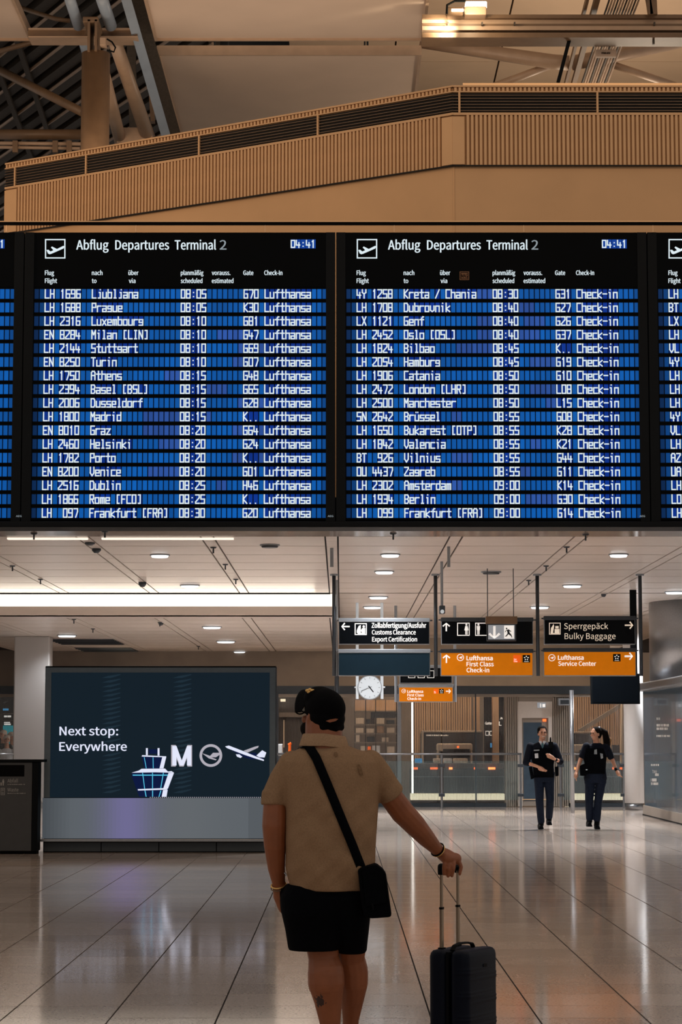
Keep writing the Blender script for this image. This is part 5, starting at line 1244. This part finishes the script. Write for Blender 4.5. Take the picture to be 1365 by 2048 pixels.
q = MB(); q.limb([PT(1217,1474,OY+.06), PT(1221.5,1480,OY+.05), PT(1220,1490,OY+.03)], [.022, .026, .02]); q.skin('hair_tips', 'hair_light', t, .007, 1)
q = MB(); q.tube([hp+Vector((-.03,0,.03)), hp+Vector((.03,0,.0))], .03, 12); q.build('hair_tie', 'white_cloth', t)
flat([(1173,1497),(1207,1497),(1213,1515),(1211,1540),(1173,1540),(1169,1518)], bY+.0, 'cloth_black', 'protective_vest', .04)
flat([(1190,1500),(1194,1499),(1194.5,1508),(1189.5,1508)], bY-.05, 'alu', 'id_card', .006); flat([(1201.5,1507),(1206,1508),(1206.5,1516),(1203,1517)], bY-.05, 'alu', 'badge', .006)
flat([(1174,1541),(1210,1541),(1210,1547),(1174,1547)], OY-.1, 'cloth_black', 'belt', .02); flat([(1160,1532),(1172,1527),(1172,1551),(1162,1551)], OY-.05, 'cloth_black', 'belt_pouch', .08)
q = MB(); q.ell(PT(1174, 1539.5, OY-.18), (.016, .01, .008)); q.build('buckle', 'clock_white', t)
q = MB(); q.limb([V['wrR'].lerp(V['elR'], .02), V['wrR'].lerp(V['elR'], .15)], [.029, .03]); q.build('watch', 'case_black', t, smooth=True)
# ---- three visitors far back at the left edge
VY = 55.0
for i, (px, top, mt, yaw, lb) in enumerate(((6, 1470, 'cloth_black', -.6, 'white-haired visitor in black at the left edge'), (13.5, 1480, 'white_cloth', .3, 'white-haired visitor in a white shirt, middle of the three'), (24, 1474, 'white_cloth', 1.2, 'white-haired visitor half hidden by the pillar'))):
    Y = VY + (0, -.8, .4)[i]; k = PPM(1480, Y); hz = top
    def jj(dx, m_): return (px + dx*k, hz + m_*k)
    J = {'head':jj(0,0), 'neck':jj(0,.2), 'chest':jj(0,.36), 'waist':jj(0,.66), 'hip':jj(0,.86), 'w':(.19,.17,.18),
     'shL':jj(-.16,.29), 'elL':jj(-.22,.58), 'wrL':jj(-.2,.82), 'haL':jj(-.19,.92), 'shR':jj(.16,.29), 'elR':jj(.22,.58), 'wrR':jj(.2,.82), 'haR':jj(.19,.92),
     'hpL':jj(-.09,.9), 'knL':jj(-.1,1.25), 'anL':jj(-.1,1.52), 'hpR':jj(.09,.9), 'knR':jj(.1,1.25), 'anR':jj(.1,1.52)}
    fy = 1024
    z_f = lambda py: ZZ(py, Y)
    lo_, hi_ = 1500, 1700
    for _ in range(40):
        m_ = (lo_+hi_)/2
        if z_f(m_) > 0: lo_ = m_
        else: hi_ = m_
    J['footL'] = (jj(-.1,0)[0], lo_); J['footR'] = (jj(.1,0)[0], lo_)
    t, V, P, R = figure(lb, Y, J, mt, 'cloth_navy2', 'skin_pale', yaw, sleeves=.6, voxel=.016, group='visitors at the left edge')
    q = MB(); q.ell(P(0, .02, .05), (.086, .1, .082), R, 18, 12); q.ell(P(0, .05, -.01), (.082, .062, .075), R); q.skin('hair', 'hair_white', t, .012, 1)
# poster and screens behind them
def vb(x0, y0, x1, y1, m, nm, par=None, Y=56.5, d=.1, **kw):
    a, b, c, dd = RC(x0, y0, x1, y1, Y, 1450); q = MB(); q.box(a, b, Y, Y+d, max(0, c), dd); return q.build(nm, m, par, **kw)
o = vb(-40, 1391, 40, 1427, 'sign_black', 'flight_monitor', None, 56, label='black overhead monitor at the left edge with a small blue line', cat='monitor')
put(lambda q: (q.rect(5.5, 1417, 17, 1421, 55.99),), 'blue_glow', o, 'blue_line'); put(lambda q: q.poly([(6,1405),(10,1403),(18,1401),(12,1405.5),(8,1407)], 55.99), 'steel_dark', o, 'aircraft_mark')
o = vb(5, 1428, 40, 1441, 'sign_black', 'info_panel', None, 56.2, label='black panel with two white pictures above the poster at the left edge', cat='panel')
put(lambda q: (q.rect(8, 1431, 14, 1434.5, 56.19), q.rect(15, 1431, 22, 1434.5, 56.19)), 'sign_white', o, 'white_marks')
o = vb(5, 1442, 40, 1640, 'sign_black', 'lit_poster', None, 56.3, label='lit poster with a teal picture behind the visitors', cat='poster')
put(lambda q: (q.rect(8, 1444, 20, 1446, 56.29), q.rect(8, 1447, 21.5, 1450, 56.29)), 'sign_white', o, 'poster_text'); put(lambda q: q.rect(6, 1451, 40, 1500, 56.29), 'teal_poster', o, 'poster_picture')
o = vb(-60, 1400, 5, 1600, 'inner_dark', 'dark_partition', None, 57, label='dark partition behind the visitors at the left edge', cat='partition')

# ---- the man in the foreground
Y0 = 10.0
def A(px, py, dy=0): return PT(px, py, Y0+dy)
k = 1/447.0
floor_py = 2192
man = empty('person', (A(668, 1700).x, Y0, 0), 'man in black cap, tan polo shirt and black shorts seen from behind', 'person')
def ring(l, r, py, b, dy=0):
    a = A(l, py); c = A(r, py); return ((a.x+c.x)/2, Y0+dy, a.z, (c.x-a.x)/2, b)
torso = [ring(622,678,1478,.055,.0), ring(616,684,1487,.075), ring(598,712,1497,.10), ring(578,745,1508,.125), ring(564,760,1524,.145), ring(562,762,1550,.16), ring(568,759,1580,.168), ring(571,757,1620,.178,-.003),
         ring(571,754,1660,.187,.0), ring(571,752,1700,.19,.01), ring(571,751,1735,.19,.012), ring(576,749,1758,.185,.012), ring(582,746,1779,.178,.012)]
def back_y(px, py):
    p = A(px, py); z = p.z
    for r0, r1 in zip(torso[:-1], torso[1:]):
        if r1[2] <= z <= r0[2]:
            f = (r0[2]-z)/(r0[2]-r1[2]); cx, cy, a, b = [r0[i]*(1-f)+r1[i]*f for i in (0, 1, 3, 4)]
            u = min(.98, abs((p.x-cx)/a)); return cy - b*(1-u**2.3)**(1/2.3)
    return Y0-.1
# body
q = MB()
hc = A(644, 1433, .02); yaw = 2.35+math.pi*0   # looks away and to the left
fy = -math.radians(180-38); nod = math.radians(-14)
P, R = head_vol(q, hc, 1.0, fy, nod)
q.limb([A(648,1448,.01), A(648,1480,-.005), A(650,1500,-.01)], [.083, .084, .09]); q.ell(A(632,1462,.05), (.055,.06,.05))
q.ell(A(664,1460,-.02), (.04,.05,.05))
q.stack([(a, b, c, d-.02, e-.022) for a, b, c, d, e in torso][::-1], p=2.3)
armL = [A(578,1532), A(551,1600,-.01), A(549,1650,-.02), A(550,1690,-.01), A(553,1735,.03), A(558,1766,.06)]; rL = [21*k, 23.5*k, 24.5*k, 22*k, 17.5*k, 13.5*k]
q.limb(armL, rL); q.limb([A(558,1766,.06), A(565,1790,.08), A(572,1812,.09)], [.03, .042, .038])
armR = [A(745,1530,.0), A(778,1588,.03), A(806,1625,.08), A(830,1650,.13), A(853,1676,.20), A(871,1695,.25), A(881,1705,.28)]; rR = [20*k, 23.5*k, 24.5*k, 22.5*k, 18.5*k, 14*k, 12*k]
q.limb(armR, rR)
# right hand closed over the case handle
HY = .32
q.limb([A(881,1705,.28), A(891,1711,.30), A(901,1717,.31)], [.027, .033, .034]); q.limb([A(893,1716,.27), A(912,1718,.33)], [.026, .028])
fing = (((889.5,1720,.27),(888.5,1735,.256),(888.5,1748,.270)), ((898,1720,.285),(898,1738,.260),(896.5,1752.5,.273)), ((907,1719,.30),(907.5,1738,.270),(904.5,1752,.280)), ((916,1720,.335),(923,1734,.31),(920,1748,.305)))
for f in fing: q.limb([A(*f[0]), A((f[0][0]+f[1][0])/2+1, (f[0][1]+f[1][1])/2, (f[0][2]+f[1][2])/2-.008), A(*f[1]), A(*f[2])], [.0112, .0098, .0092, .0078])
q.limb([A(888,1716,.32), A(895,1730,.37), A(905,1740,.38)], [.016, .0135, .0115])
# legs
legL = [A(640,1800), A(646,1880), A(647,1915,.0), A(652,1945,-.012), A(653,1966,-.012), A(657,2003,.0), A(661,2048,.01), A(664,2100,.02)]; lL = [46*k, 36*k, 30*k, 36*k, 36.5*k, 28*k, 20.5*k, 17*k]
legR = [A(700,1800), A(702,1880,.05), A(701,1915,.1), A(707,1943,.12), A(708,1965,.13), A(705,2000,.17), A(702,2040,.21), A(701,2085,.25)]; lR = [42*k, 34*k, 29*k, 30*k, 29*k, 23.5*k, 16.5*k, 16*k]
q.limb(legL, lL); q.limb(legR, lR)
aL = A(664,2100,.02); aR = A(701,2085,.25)
q.limb([aL, Vector((aL.x, Y0+.03, .06)), Vector((aL.x-.02, Y0+.17, .04))], [.036, .042, .03]); q.limb([aR, Vector((aR.x, Y0+.27, .06)), Vector((aR.x+.02, Y0+.42, .04))], [.036, .042, .03])
# hips inside the shorts
q.stack([ring(600,730,1860,.1,.03), ring(590,735,1820,.13,.02), ring(584,740,1770,.14,.01)], p=2.3)
sk = mat('skin_man', srgb(146, 84, 50), .5, noise=.12, nscale=14, bump=.1, bscale=60)
nt = sk.node_tree; bs = nt.nodes['Principled BSDF']; lk = bs.inputs['Base Color'].links[0]; src = lk.from_socket
tp = A(640, 2004, -.07) - Vector((A(668, 1700).x, Y0, 0))
tc = nt.nodes.new('ShaderNodeTexCoord'); vm = nt.nodes.new('ShaderNodeVectorMath'); vm.operation = 'SUBTRACT'; vm.inputs[1].default_value = tp
sc_ = nt.nodes.new('ShaderNodeVectorMath'); sc_.operation = 'MULTIPLY'; sc_.inputs[1].default_value = (1/.026, 1/.08, 1/.034); ln = nt.nodes.new('ShaderNodeVectorMath'); ln.operation = 'LENGTH'
nn = nt.nodes.new('ShaderNodeTexNoise'); nn.inputs['Scale'].default_value = 75; ad = nt.nodes.new('ShaderNodeMath'); ad.operation = 'MULTIPLY_ADD'; ad.inputs[1].default_value = 2.6; lt = nt.nodes.new('ShaderNodeMath'); lt.operation = 'LESS_THAN'; lt.inputs[1].default_value = 2.05
nt.links.new(tc.outputs['Object'], vm.inputs[0]); nt.links.new(vm.outputs[0], sc_.inputs[0]); nt.links.new(sc_.outputs[0], ln.inputs[0]); nt.links.new(tc.outputs['Object'], nn.inputs['Vector'])
nt.links.new(nn.outputs['Fac'], ad.inputs[0]); nt.links.new(ln.outputs['Value'], ad.inputs[2]); nt.links.new(ad.outputs[0], lt.inputs[0])
mx = nt.nodes.new('ShaderNodeMix'); mx.data_type = 'RGBA'; nt.links.new(lt.outputs[0], mx.inputs[0]); nt.links.new(src, mx.inputs[6]); mx.inputs[7].default_value = srgb(62, 40, 34); nt.links.new(mx.outputs[2], bs.inputs['Base Color'])
q.skin('body', sk, man, .0042, 2)
# shirt
q = MB(); q.stack(torso[::-1], p=2.3, n=40)
q.limb([A(585,1530), A(567,1560), A(551,1592,-.005)], [29*k, 29*k, 27*k]); q.limb([A(740,1528), A(758,1552,.012), A(777,1580,.03)], [29*k, 29*k, 27*k])
def cuff(p0, p1, r, m='shirt_tan', nm='cuff', q=None, ln=.02):
    p0 = Vector(p0); p1 = Vector(p1); d = (p1-p0).normalized(); qq = q or MB(); qq.tube([p0-d*ln, p0+d*ln], [r, r*1.02], 28); return qq
cuff(A(550.5,1597,-.006), A(549,1625,-.01), 27.5*k, q=q, ln=.03); cuff(A(778,1582,.03), A(795,1607,.055), 27.5*k, q=q, ln=.025)
shirt = q.skin('polo_shirt', 'shirt_tan', man, .006, 6)
for v in shirt.data.vertices:       # soft folds running from the shoulders and a drape at the hem
    co = Vector(v.co) + ORIG[man.name]
    amp = .016*max(.25, min(1, (1.52-co.z)/.3))
    a_ = co.x*.8 + co.z*.6; b_ = co.z*.8 - co.x*.6        # long soft creases running down and outward
    v.co.y += amp*noise.noise(Vector((a_*13, b_*4.2, 3))) + amp*.5*noise.noise(Vector(((co.x*.7-co.z*.7)*22, (co.x*.7+co.z*.7)*6, 9)))
q = MB(); d0 = A(550.2,1603,-.006); q.tube([A(550.5,1600.5,-.006), A(550,1606.5,-.007)], [27.6*k, 27.4*k], 28); q.build('sleeve_band', 'shirt_trim', man, smooth=True)
q = MB(); q.tube([A(779.5,1585,.032), A(782.5,1589,.036)], [27.4*k, 27.2*k], 28); q.build('sleeve_band', 'shirt_trim', man, smooth=True)
# collar: a folded band round the neck
q = MB(); N = 36; vs = []; fs = []
c0 = A(649, 1480)
for i in range(N+1):
    a = math.radians(-250 + 320*i/N); ca, sa = math.cos(a), math.sin(a)
    lift = .012*max(0, -sa) 
    for rr_, z_ in ((.090, .030), (.098, .026), (.116, -.026), (.106, -.028)):
        vs.append((c0.x + rr_*ca*(.98), Y0 + .0 + rr_*sa*.93, c0.z + z_ - (0.012 if ca > 0 else 0.0)*ca + lift*0))
for i in range(N):
    for j in range(4): fs.append((i*4+j, (i+1)*4+j, (i+1)*4+(j+1)%4, i*4+(j+1)%4))
fs.append((0,1,2,3)); fs.append((N*4+3, N*4+2, N*4+1, N*4)); q.add(vs, fs); q.build('collar', 'shirt_trim', man, smooth=True, bevel=.002)
def patch(pts, m, nm, off=.004, wid=None):
    """a patch of cloth lying on the curved back"""
    q = MB(); V_ = []
    cx = sum(p[0] for p in pts)/len(pts); cy = sum(p[1] for p in pts)/len(pts)
    V_ = [PT(p[0], p[1], back_y(*p)-off) for p in pts] + [PT(cx, cy, back_y(cx, cy)-off-.001)]
    n = len(pts); q.add(V_, [(i, (i+1)%n, n) for i in range(n)]); return q.build(nm, m, man, smooth=True)
patch([(716,1528),(720,1529),(725,1540),(727,1550),(723,1552),(718,1543)], 'sweat_mark', 'sweat_mark', .010)
patch([(668,1505),(674,1504),(676,1511),(671,1513)], 'sweat_mark', 'sweat_mark', .008)
# shorts
q = MB()
q.stack([ring(577,679,1899,.12,.0), ring(571,684,1860,.135,.0), ring(563,700,1825,.165,.0), ring(560,745,1795,.175,.01), ring(574,744,1768,.155,.012)], p=2.4, n=36)
q.stack([ring(673,734,1908,.125,.085), ring(664,738,1870,.15,.06), ring(650,742,1830,.17,.03), ring(600,746,1790,.18,.01)], p=2.4, n=36)
q.limb([A(574,1785,.05), A(580,1820,.06)], [.035, .042])
sh = q.skin('shorts', 'cloth_black', man, .007, 3)
q = MB(); q.tube([A(570,1746,-.05), A(572,1748,-.06), A(573,1752,-.06)], .004, 8); q.build('belt_clip', 'steel', man)
# cap
q = MB()
q.ell(P(0, .014, .044), (.085, .106, .086), R, 28, 18); q.ell(P(0, .034, .004), (.083, .088, .062), R, 28, 16); q.limb([P(-.05,.083,-.028), P(0,.104,-.03), P(.05,.083,-.028)], [.018, .018, .018]); q.ell(P(0, -.03, .075), (.078, .07, .055), R, 20, 12)
q.skin('cap', 'cap_black', man, .005, 2)
q = MB(); vs = []; fs = []; n = 20         # curved bill, its sides drooping
for th_ in (0, .007):
    for j in range(7):
        for i in range(n+1):
            u = -1+2*i/n; rr_ = j/6
            vs.append(P(u*.09, -.04 - rr_*(.115*math.sqrt(max(0, 1-(u*.93)**2))), .094 - .085*u*u - .012*rr_ + th_))
M_ = (n+1)*7
for j in range(6):
    for i in range(n):
        a = j*(n+1)+i; fs.append((a, a+1, a+n+2, a+n+1)); fs.append((M_+a, M_+a+n+1, M_+a+n+2, M_+a+1))
for i in range(n): a = 6*(n+1)+i; fs.append((a, a+1, M_+a+1, M_+a))
for j in range(6):
    a = j*(n+1); fs.append((a, a+n+1, M_+a+n+1, M_+a)); a += n; fs.append((a+n+1, a, M_+a, M_+a+n+1))
q.add(vs, fs); q.build('cap_brim', 'cap_black', man, smooth=True)
q = MB()
ec = A(620, 1383, -.012)
for dx, dz, r_ in ((-5,2,4),(0,4,3.6),(4,2,4),(-2,-1,4),(2,-4,3.4),(-1,-7,3),(7,3,2.2)): q.ell(ec+Vector((dx*k, 0, dz*k)), (r_*k, .006, r_*k*.8))
q.build('cap_emblem', 'gold', man, smooth=True, label='small gold emblem on the cap')
patch_o = MB(); pts = [(652,1442),(660,1439),(672,1437),(677,1438),(672,1442),(660,1445)]
V_ = [A(x, y, -.098-.008*(1-abs(x-664)/16)) for x, y in pts]; patch_o.add(V_, [tuple(range(6))]); patch_o.build('cap_opening', sk, man)
# glasses, ear, beard
q = MB(); q.tube([P(-.078, .01, .008)*1, P(-.082, -.05, .014), P(-.076, -.10, .016)], .003, 8); q.tube([P(.078, .01, .008), P(.082, -.05, .014), P(.076, -.10, .016)], .003, 8)
for s_ in (-1, 1):
    pts = [P(s_*.038+.030*math.cos(a_*math.pi/8), -.112, .006+.022*math.sin(a_*math.pi/8)) for a_ in range(17)]; q.tube(pts, .0035, 8)
q.build('glasses', 'cap_black', man, smooth=True)
q = MB(); q.ell(P(0, -.03, -.07), (.068, .075, .05), R, 18, 12); q.ell(P(0, -.055, -.1), (.04, .045, .03), R); q.skin('beard', 'hair_dark', man, .006, 2)
# bracelets
def bangle(p, d, r, m, nm, w_=.004):
    p = Vector(p); d = Vector(d).normalized(); a = d.cross(Vector((0,0,1))).normalized(); b = d.cross(a)
    q = MB(); q.tube([p + (a*math.cos(t_)+b*math.sin(t_))*r for t_ in [2*math.pi*i/24 for i in range(25)]], w_, 8); q.build(nm, m, man, smooth=True)
dR = A(881,1705,.28)-A(866,1690,.24)
bangle(A(877.5,1701,.27), dR, .0325, 'gold', 'bracelet', .0028); bangle(A(875.5,1699,.265), dR, .0335, 'cap_black', 'bracelet', .003)
dL = A(558,1766,.06)-A(553,1735,.03)
bangle(A(558,1770,.06), dL, .034, 'gold', 'bracelet', .004); bangle(A(557.5,1775,.065), dL, .034, 'steel_brown', 'bracelet', .003)
# trainers (below the frame)
for (a_, yy) in ((aL, Y0+.08), (aR, Y0+.32)):
    q = MB(); q.limb([Vector((a_.x, yy-.06, .055)), Vector((a_.x, yy+.04, .055)), Vector((a_.x, yy+.14, .045))], [.048, .048, .042]); q.box(a_.x-.05, a_.x+.05, yy-.11, yy+.18, 0, .03)
    q.skin('shoe', 'cap_black', man, .008, 2)

# ---- shoulder bag
bag = empty('shoulder_bag', A(752, 1833, -.1), 'black shoulder bag on a wide strap worn across the man\'s back', 'bag')
path = [(612,1487),(619,1494),(633,1516),(652,1561),(669,1602),(687,1646),(707,1694),(718,1722),(727,1745)]
fine = []
for (x0, y0), (x1, y1) in zip(path[:-1], path[1:]):
    for i in range(4): fine.append((x0+(x1-x0)*i/4, y0+(y1-y0)*i/4))
fine.append(path[-1])
q = MB(); vs = []; fs = []
hw = 9.2
for i, (x, y) in enumerate(fine):
    xa_, ya_ = fine[max(0, i-1)]; xb_, yb_ = fine[min(len(fine)-1, i+1)]; L = math.hypot(xb_-xa_, yb_-ya_); nx, ny = (yb_-ya_)/L, -(xb_-xa_)/L
    for s_ in (-1, 1):
        px, py = x+nx*hw*s_, y+ny*hw*s_; by = back_y(max(580, px), max(1489, py))
        vs.append(PT(px, py, by-.012)); vs.append(PT(px, py, by+.01))
for i in range(len(fine)-1):
    a = i*4; fs += [(a, a+4, a+6, a+2), (a+1, a+3, a+7, a+5), (a, a+1, a+5, a+4), (a+2, a+6, a+7, a+3)]
q.add(vs, fs); q.build('strap', 'cloth_black', bag, smooth=True)
q = MB(); q.obox(A(614,1494,-.08), A(604,1498,.03), .04, .006); q.obox(A(604,1498,.03), A(640,1560,.19), .04, .006); q.build('strap_front', 'cloth_black', bag)
bo = [(716,1738),(722,1733),(738,1729),(752,1727),(764,1735),(772,1745),(783,1826),(781,1831),(775,1832),(742,1834),(728,1830),(722,1800)]
Pb = [A(x, y, -.1) for x, y in bo]
q = MB(); q.slab([(p.x, p.z) for p in Pb][::-1], Y0-.19, Y0-.03); q.skin('bag_body', 'cloth_black', bag, .006, 3)
q = MB(); q.slab([(p.x, p.z) for p in [A(x, y, -.1) for x, y in ((726,1737),(752,1731),(764,1742),(770,1800),(734,1806))]][::-1], Y0-.202, Y0-.182); q.build('flap', 'cloth_black', bag, bevel=.005)
q = MB(); q.tube([A(735,1733,-.15), A(757,1731,-.15)], .007, 8); q.build('top_loop', 'case_black', bag)
q = MB(); q.tube([A(745,1806,-.2), A(747,1820,-.2)], .004, 8); q.build('buckle', 'case_black', bag)

# ---- suitcase
SYc = Y0 + .47
cx = PT(927, 1950, SYc).x
al = math.radians(60); u = Vector((math.cos(al), math.sin(al), 0)); n = Vector((math.sin(al), -math.cos(al), 0))
zc_top = ZZ(1896, SYc)
cs = empty('suitcase', (cx, SYc, 0), 'dark blue hard-shell suitcase with its trolley handle pulled up beside the man', 'suitcase')
def L_(uu, nn, z): return Vector((cx, SYc, z)) + u*uu + n*nn
bw, bd = .325, .205; zb0 = .055
def shell(n0, n1, name, m='case_blue'):
    # rounded box lofted upward
    q = MB(); rings = []; K = 40; r = .035
    def outline(ins):
        o_ = []
        for (cu, cn, a0) in ((bw/2-r, n1-r, 0), (-bw/2+r, n1-r, 90), (-bw/2+r, n0+r, 180), (bw/2-r, n0+r, 270)):
            for i in range(6):
                a_ = math.radians(a0 + 90*i/5); rr_ = r-ins*.0
                o_.append((cu+r*math.cos(a_)*(1) , cn+r*math.sin(a_)))
        cu_ = 0; cn_ = (n0+n1)/2
        return [((x-cu_)*(1-ins/(bw/2))+cu_, (y-cn_)*(1-ins/((n1-n0)/2))+cn_) for x, y in o_]
    zs = [(zb0, .02), (zb0+.008, .008), (zb0+.03, 0)] 
    for zz in [zb0+.05+i*.0045 for i in range(int((zc_top-zb0-.1)/.0045))]: zs.append((zz, 0))
    zs += [(zc_top-.03, 0), (zc_top-.014, .004), (zc_top-.004, .012), (zc_top, .024)]
    vs = []; fs = []
    for zz, ins in zs:
        o_ = outline(ins)
        for x, y in o_:
            # moulded chevron ridges across the visible broad face and its corner
            bulge = 0
            if y > (n0+n1)/2 and name != 'back_shell':
                for zr in (zc_top-.13, zc_top-.235, zc_top-.34, zc_top-.445):
                    zz0 = zr + (.03 if x < -.13 else (.0 if x > -.06 else .03*(-.06-x)/.07)) - .01*(x > -.06)*0
                    d_ = abs(zz - zz0); bulge += .0035*math.exp(-(d_/.006)**2) + .003*math.exp(-((zz-zz0-.016)/.005)**2)
            vs.append(L_(x, y+bulge, zz) if y > n1-.03 else L_(x-bulge, y, zz))
    K = len(outline(0))
    for i in range(len(zs)-1):
        for j in range(K): fs.append((i*K+j, i*K+(j+1)%K, (i+1)*K+(j+1)%K, (i+1)*K+j))
    fs.append(tuple(range(K))[::-1]); fs.append(tuple(range((len(zs)-1)*K, len(zs)*K)))
    q.add(vs, fs); return q.build(name, m, cs, smooth=True)
shell(.006, bd/2, 'front_shell'); shell(-bd/2, -.006, 'back_shell')
q = MB()
for (ua, na, ub, nb) in ((-bw/2+.002, 0, bw/2-.002, 0),):
    q.obox(L_(ua, 0, (zb0+zc_top)/2), L_(ub, 0, (zb0+zc_top)/2), .014, zc_top-zb0-.012)
q.build('zip_band', 'case_black', cs)
for uu in (-bw*.35, bw*.35):
    for nn in (-bd*.34, bd*.34):
        p = L_(uu, nn, .024); q = MB(); q.tube([p+Vector((-.012,0,0)), p+Vector((.012,0,0))], .024, 18); q.build('wheel', 'case_black', cs)
        q = MB(); q.tube([L_(uu, nn, .03), L_(uu, nn, zb0+.005)], [.012, .022], 12); q.build('wheel_fork', 'case_black', cs)
# top carry handle
hp_ = [L_(-.11, .0, zc_top-.004), L_(-.09, .0, zc_top+.016), L_(-.03, .0, zc_top+.024), L_(.04, .0, zc_top+.022), L_(.09, .0, zc_top+.014), L_(.105, .0, zc_top-.004)]
q = MB()
for a_, b_ in zip(hp_[:-1], hp_[1:]): q.obox(a_, b_, .022, .009)
q.build('carry_handle', 'case_black', cs, bevel=.003)
HZ = ZZ(1733, Y0+.5)
rn = -.068
for uu in (-.083, .083):
    q = MB(); q.obox(L_(uu, rn, zc_top-.03), L_(uu, rn, (zc_top+HZ)/2), .019, .014, n); rd = q.build('lower_rod', 'rod', cs, bevel=.003)
    q = MB(); q.obox(L_(uu, rn, (zc_top+HZ)/2), L_(uu, rn, HZ-.01), .016, .011, n); q.build('upper_rod', 'rod', cs, bevel=.003)
    q = MB(); q.obox(L_(uu, rn, (zc_top+HZ)/2-.006), L_(uu, rn, (zc_top+HZ)/2+.004), .021, .016, n); q.build('rod_collar', 'case_black', cs)
    q = MB(); q.obox(L_(uu, rn, zc_top-.002), L_(uu, rn, zc_top+.006), .03, .024, n); q.build('rod_socket', 'case_black', cs)
q = MB(); q.limb([L_(-.095, rn, HZ-.012), L_(-.09, rn, HZ+.004), L_(.09, rn, HZ+.004), L_(.095, rn, HZ-.012)], [.012, .0145, .0145, .012])
q.obox(L_(-.088, rn, HZ-.034), L_(-.088, rn, HZ+.004), .026, .024, n); q.obox(L_(.088, rn, HZ-.034), L_(.088, rn, HZ+.004), .026, .024, n)
q.skin('handle_grip', 'case_black', cs, .0035, 2)
q = MB(); p = L_(.02, bd/2+.003, zc_top-.075); q.add([p-u*.018+Vector((0,0,-.007)), p+u*.018+Vector((0,0,-.007)), p+u*.018+Vector((0,0,.007)), p-u*.018+Vector((0,0,.007))], [(0,1,2,3)]); q.build('badge', 'case_black', cs)
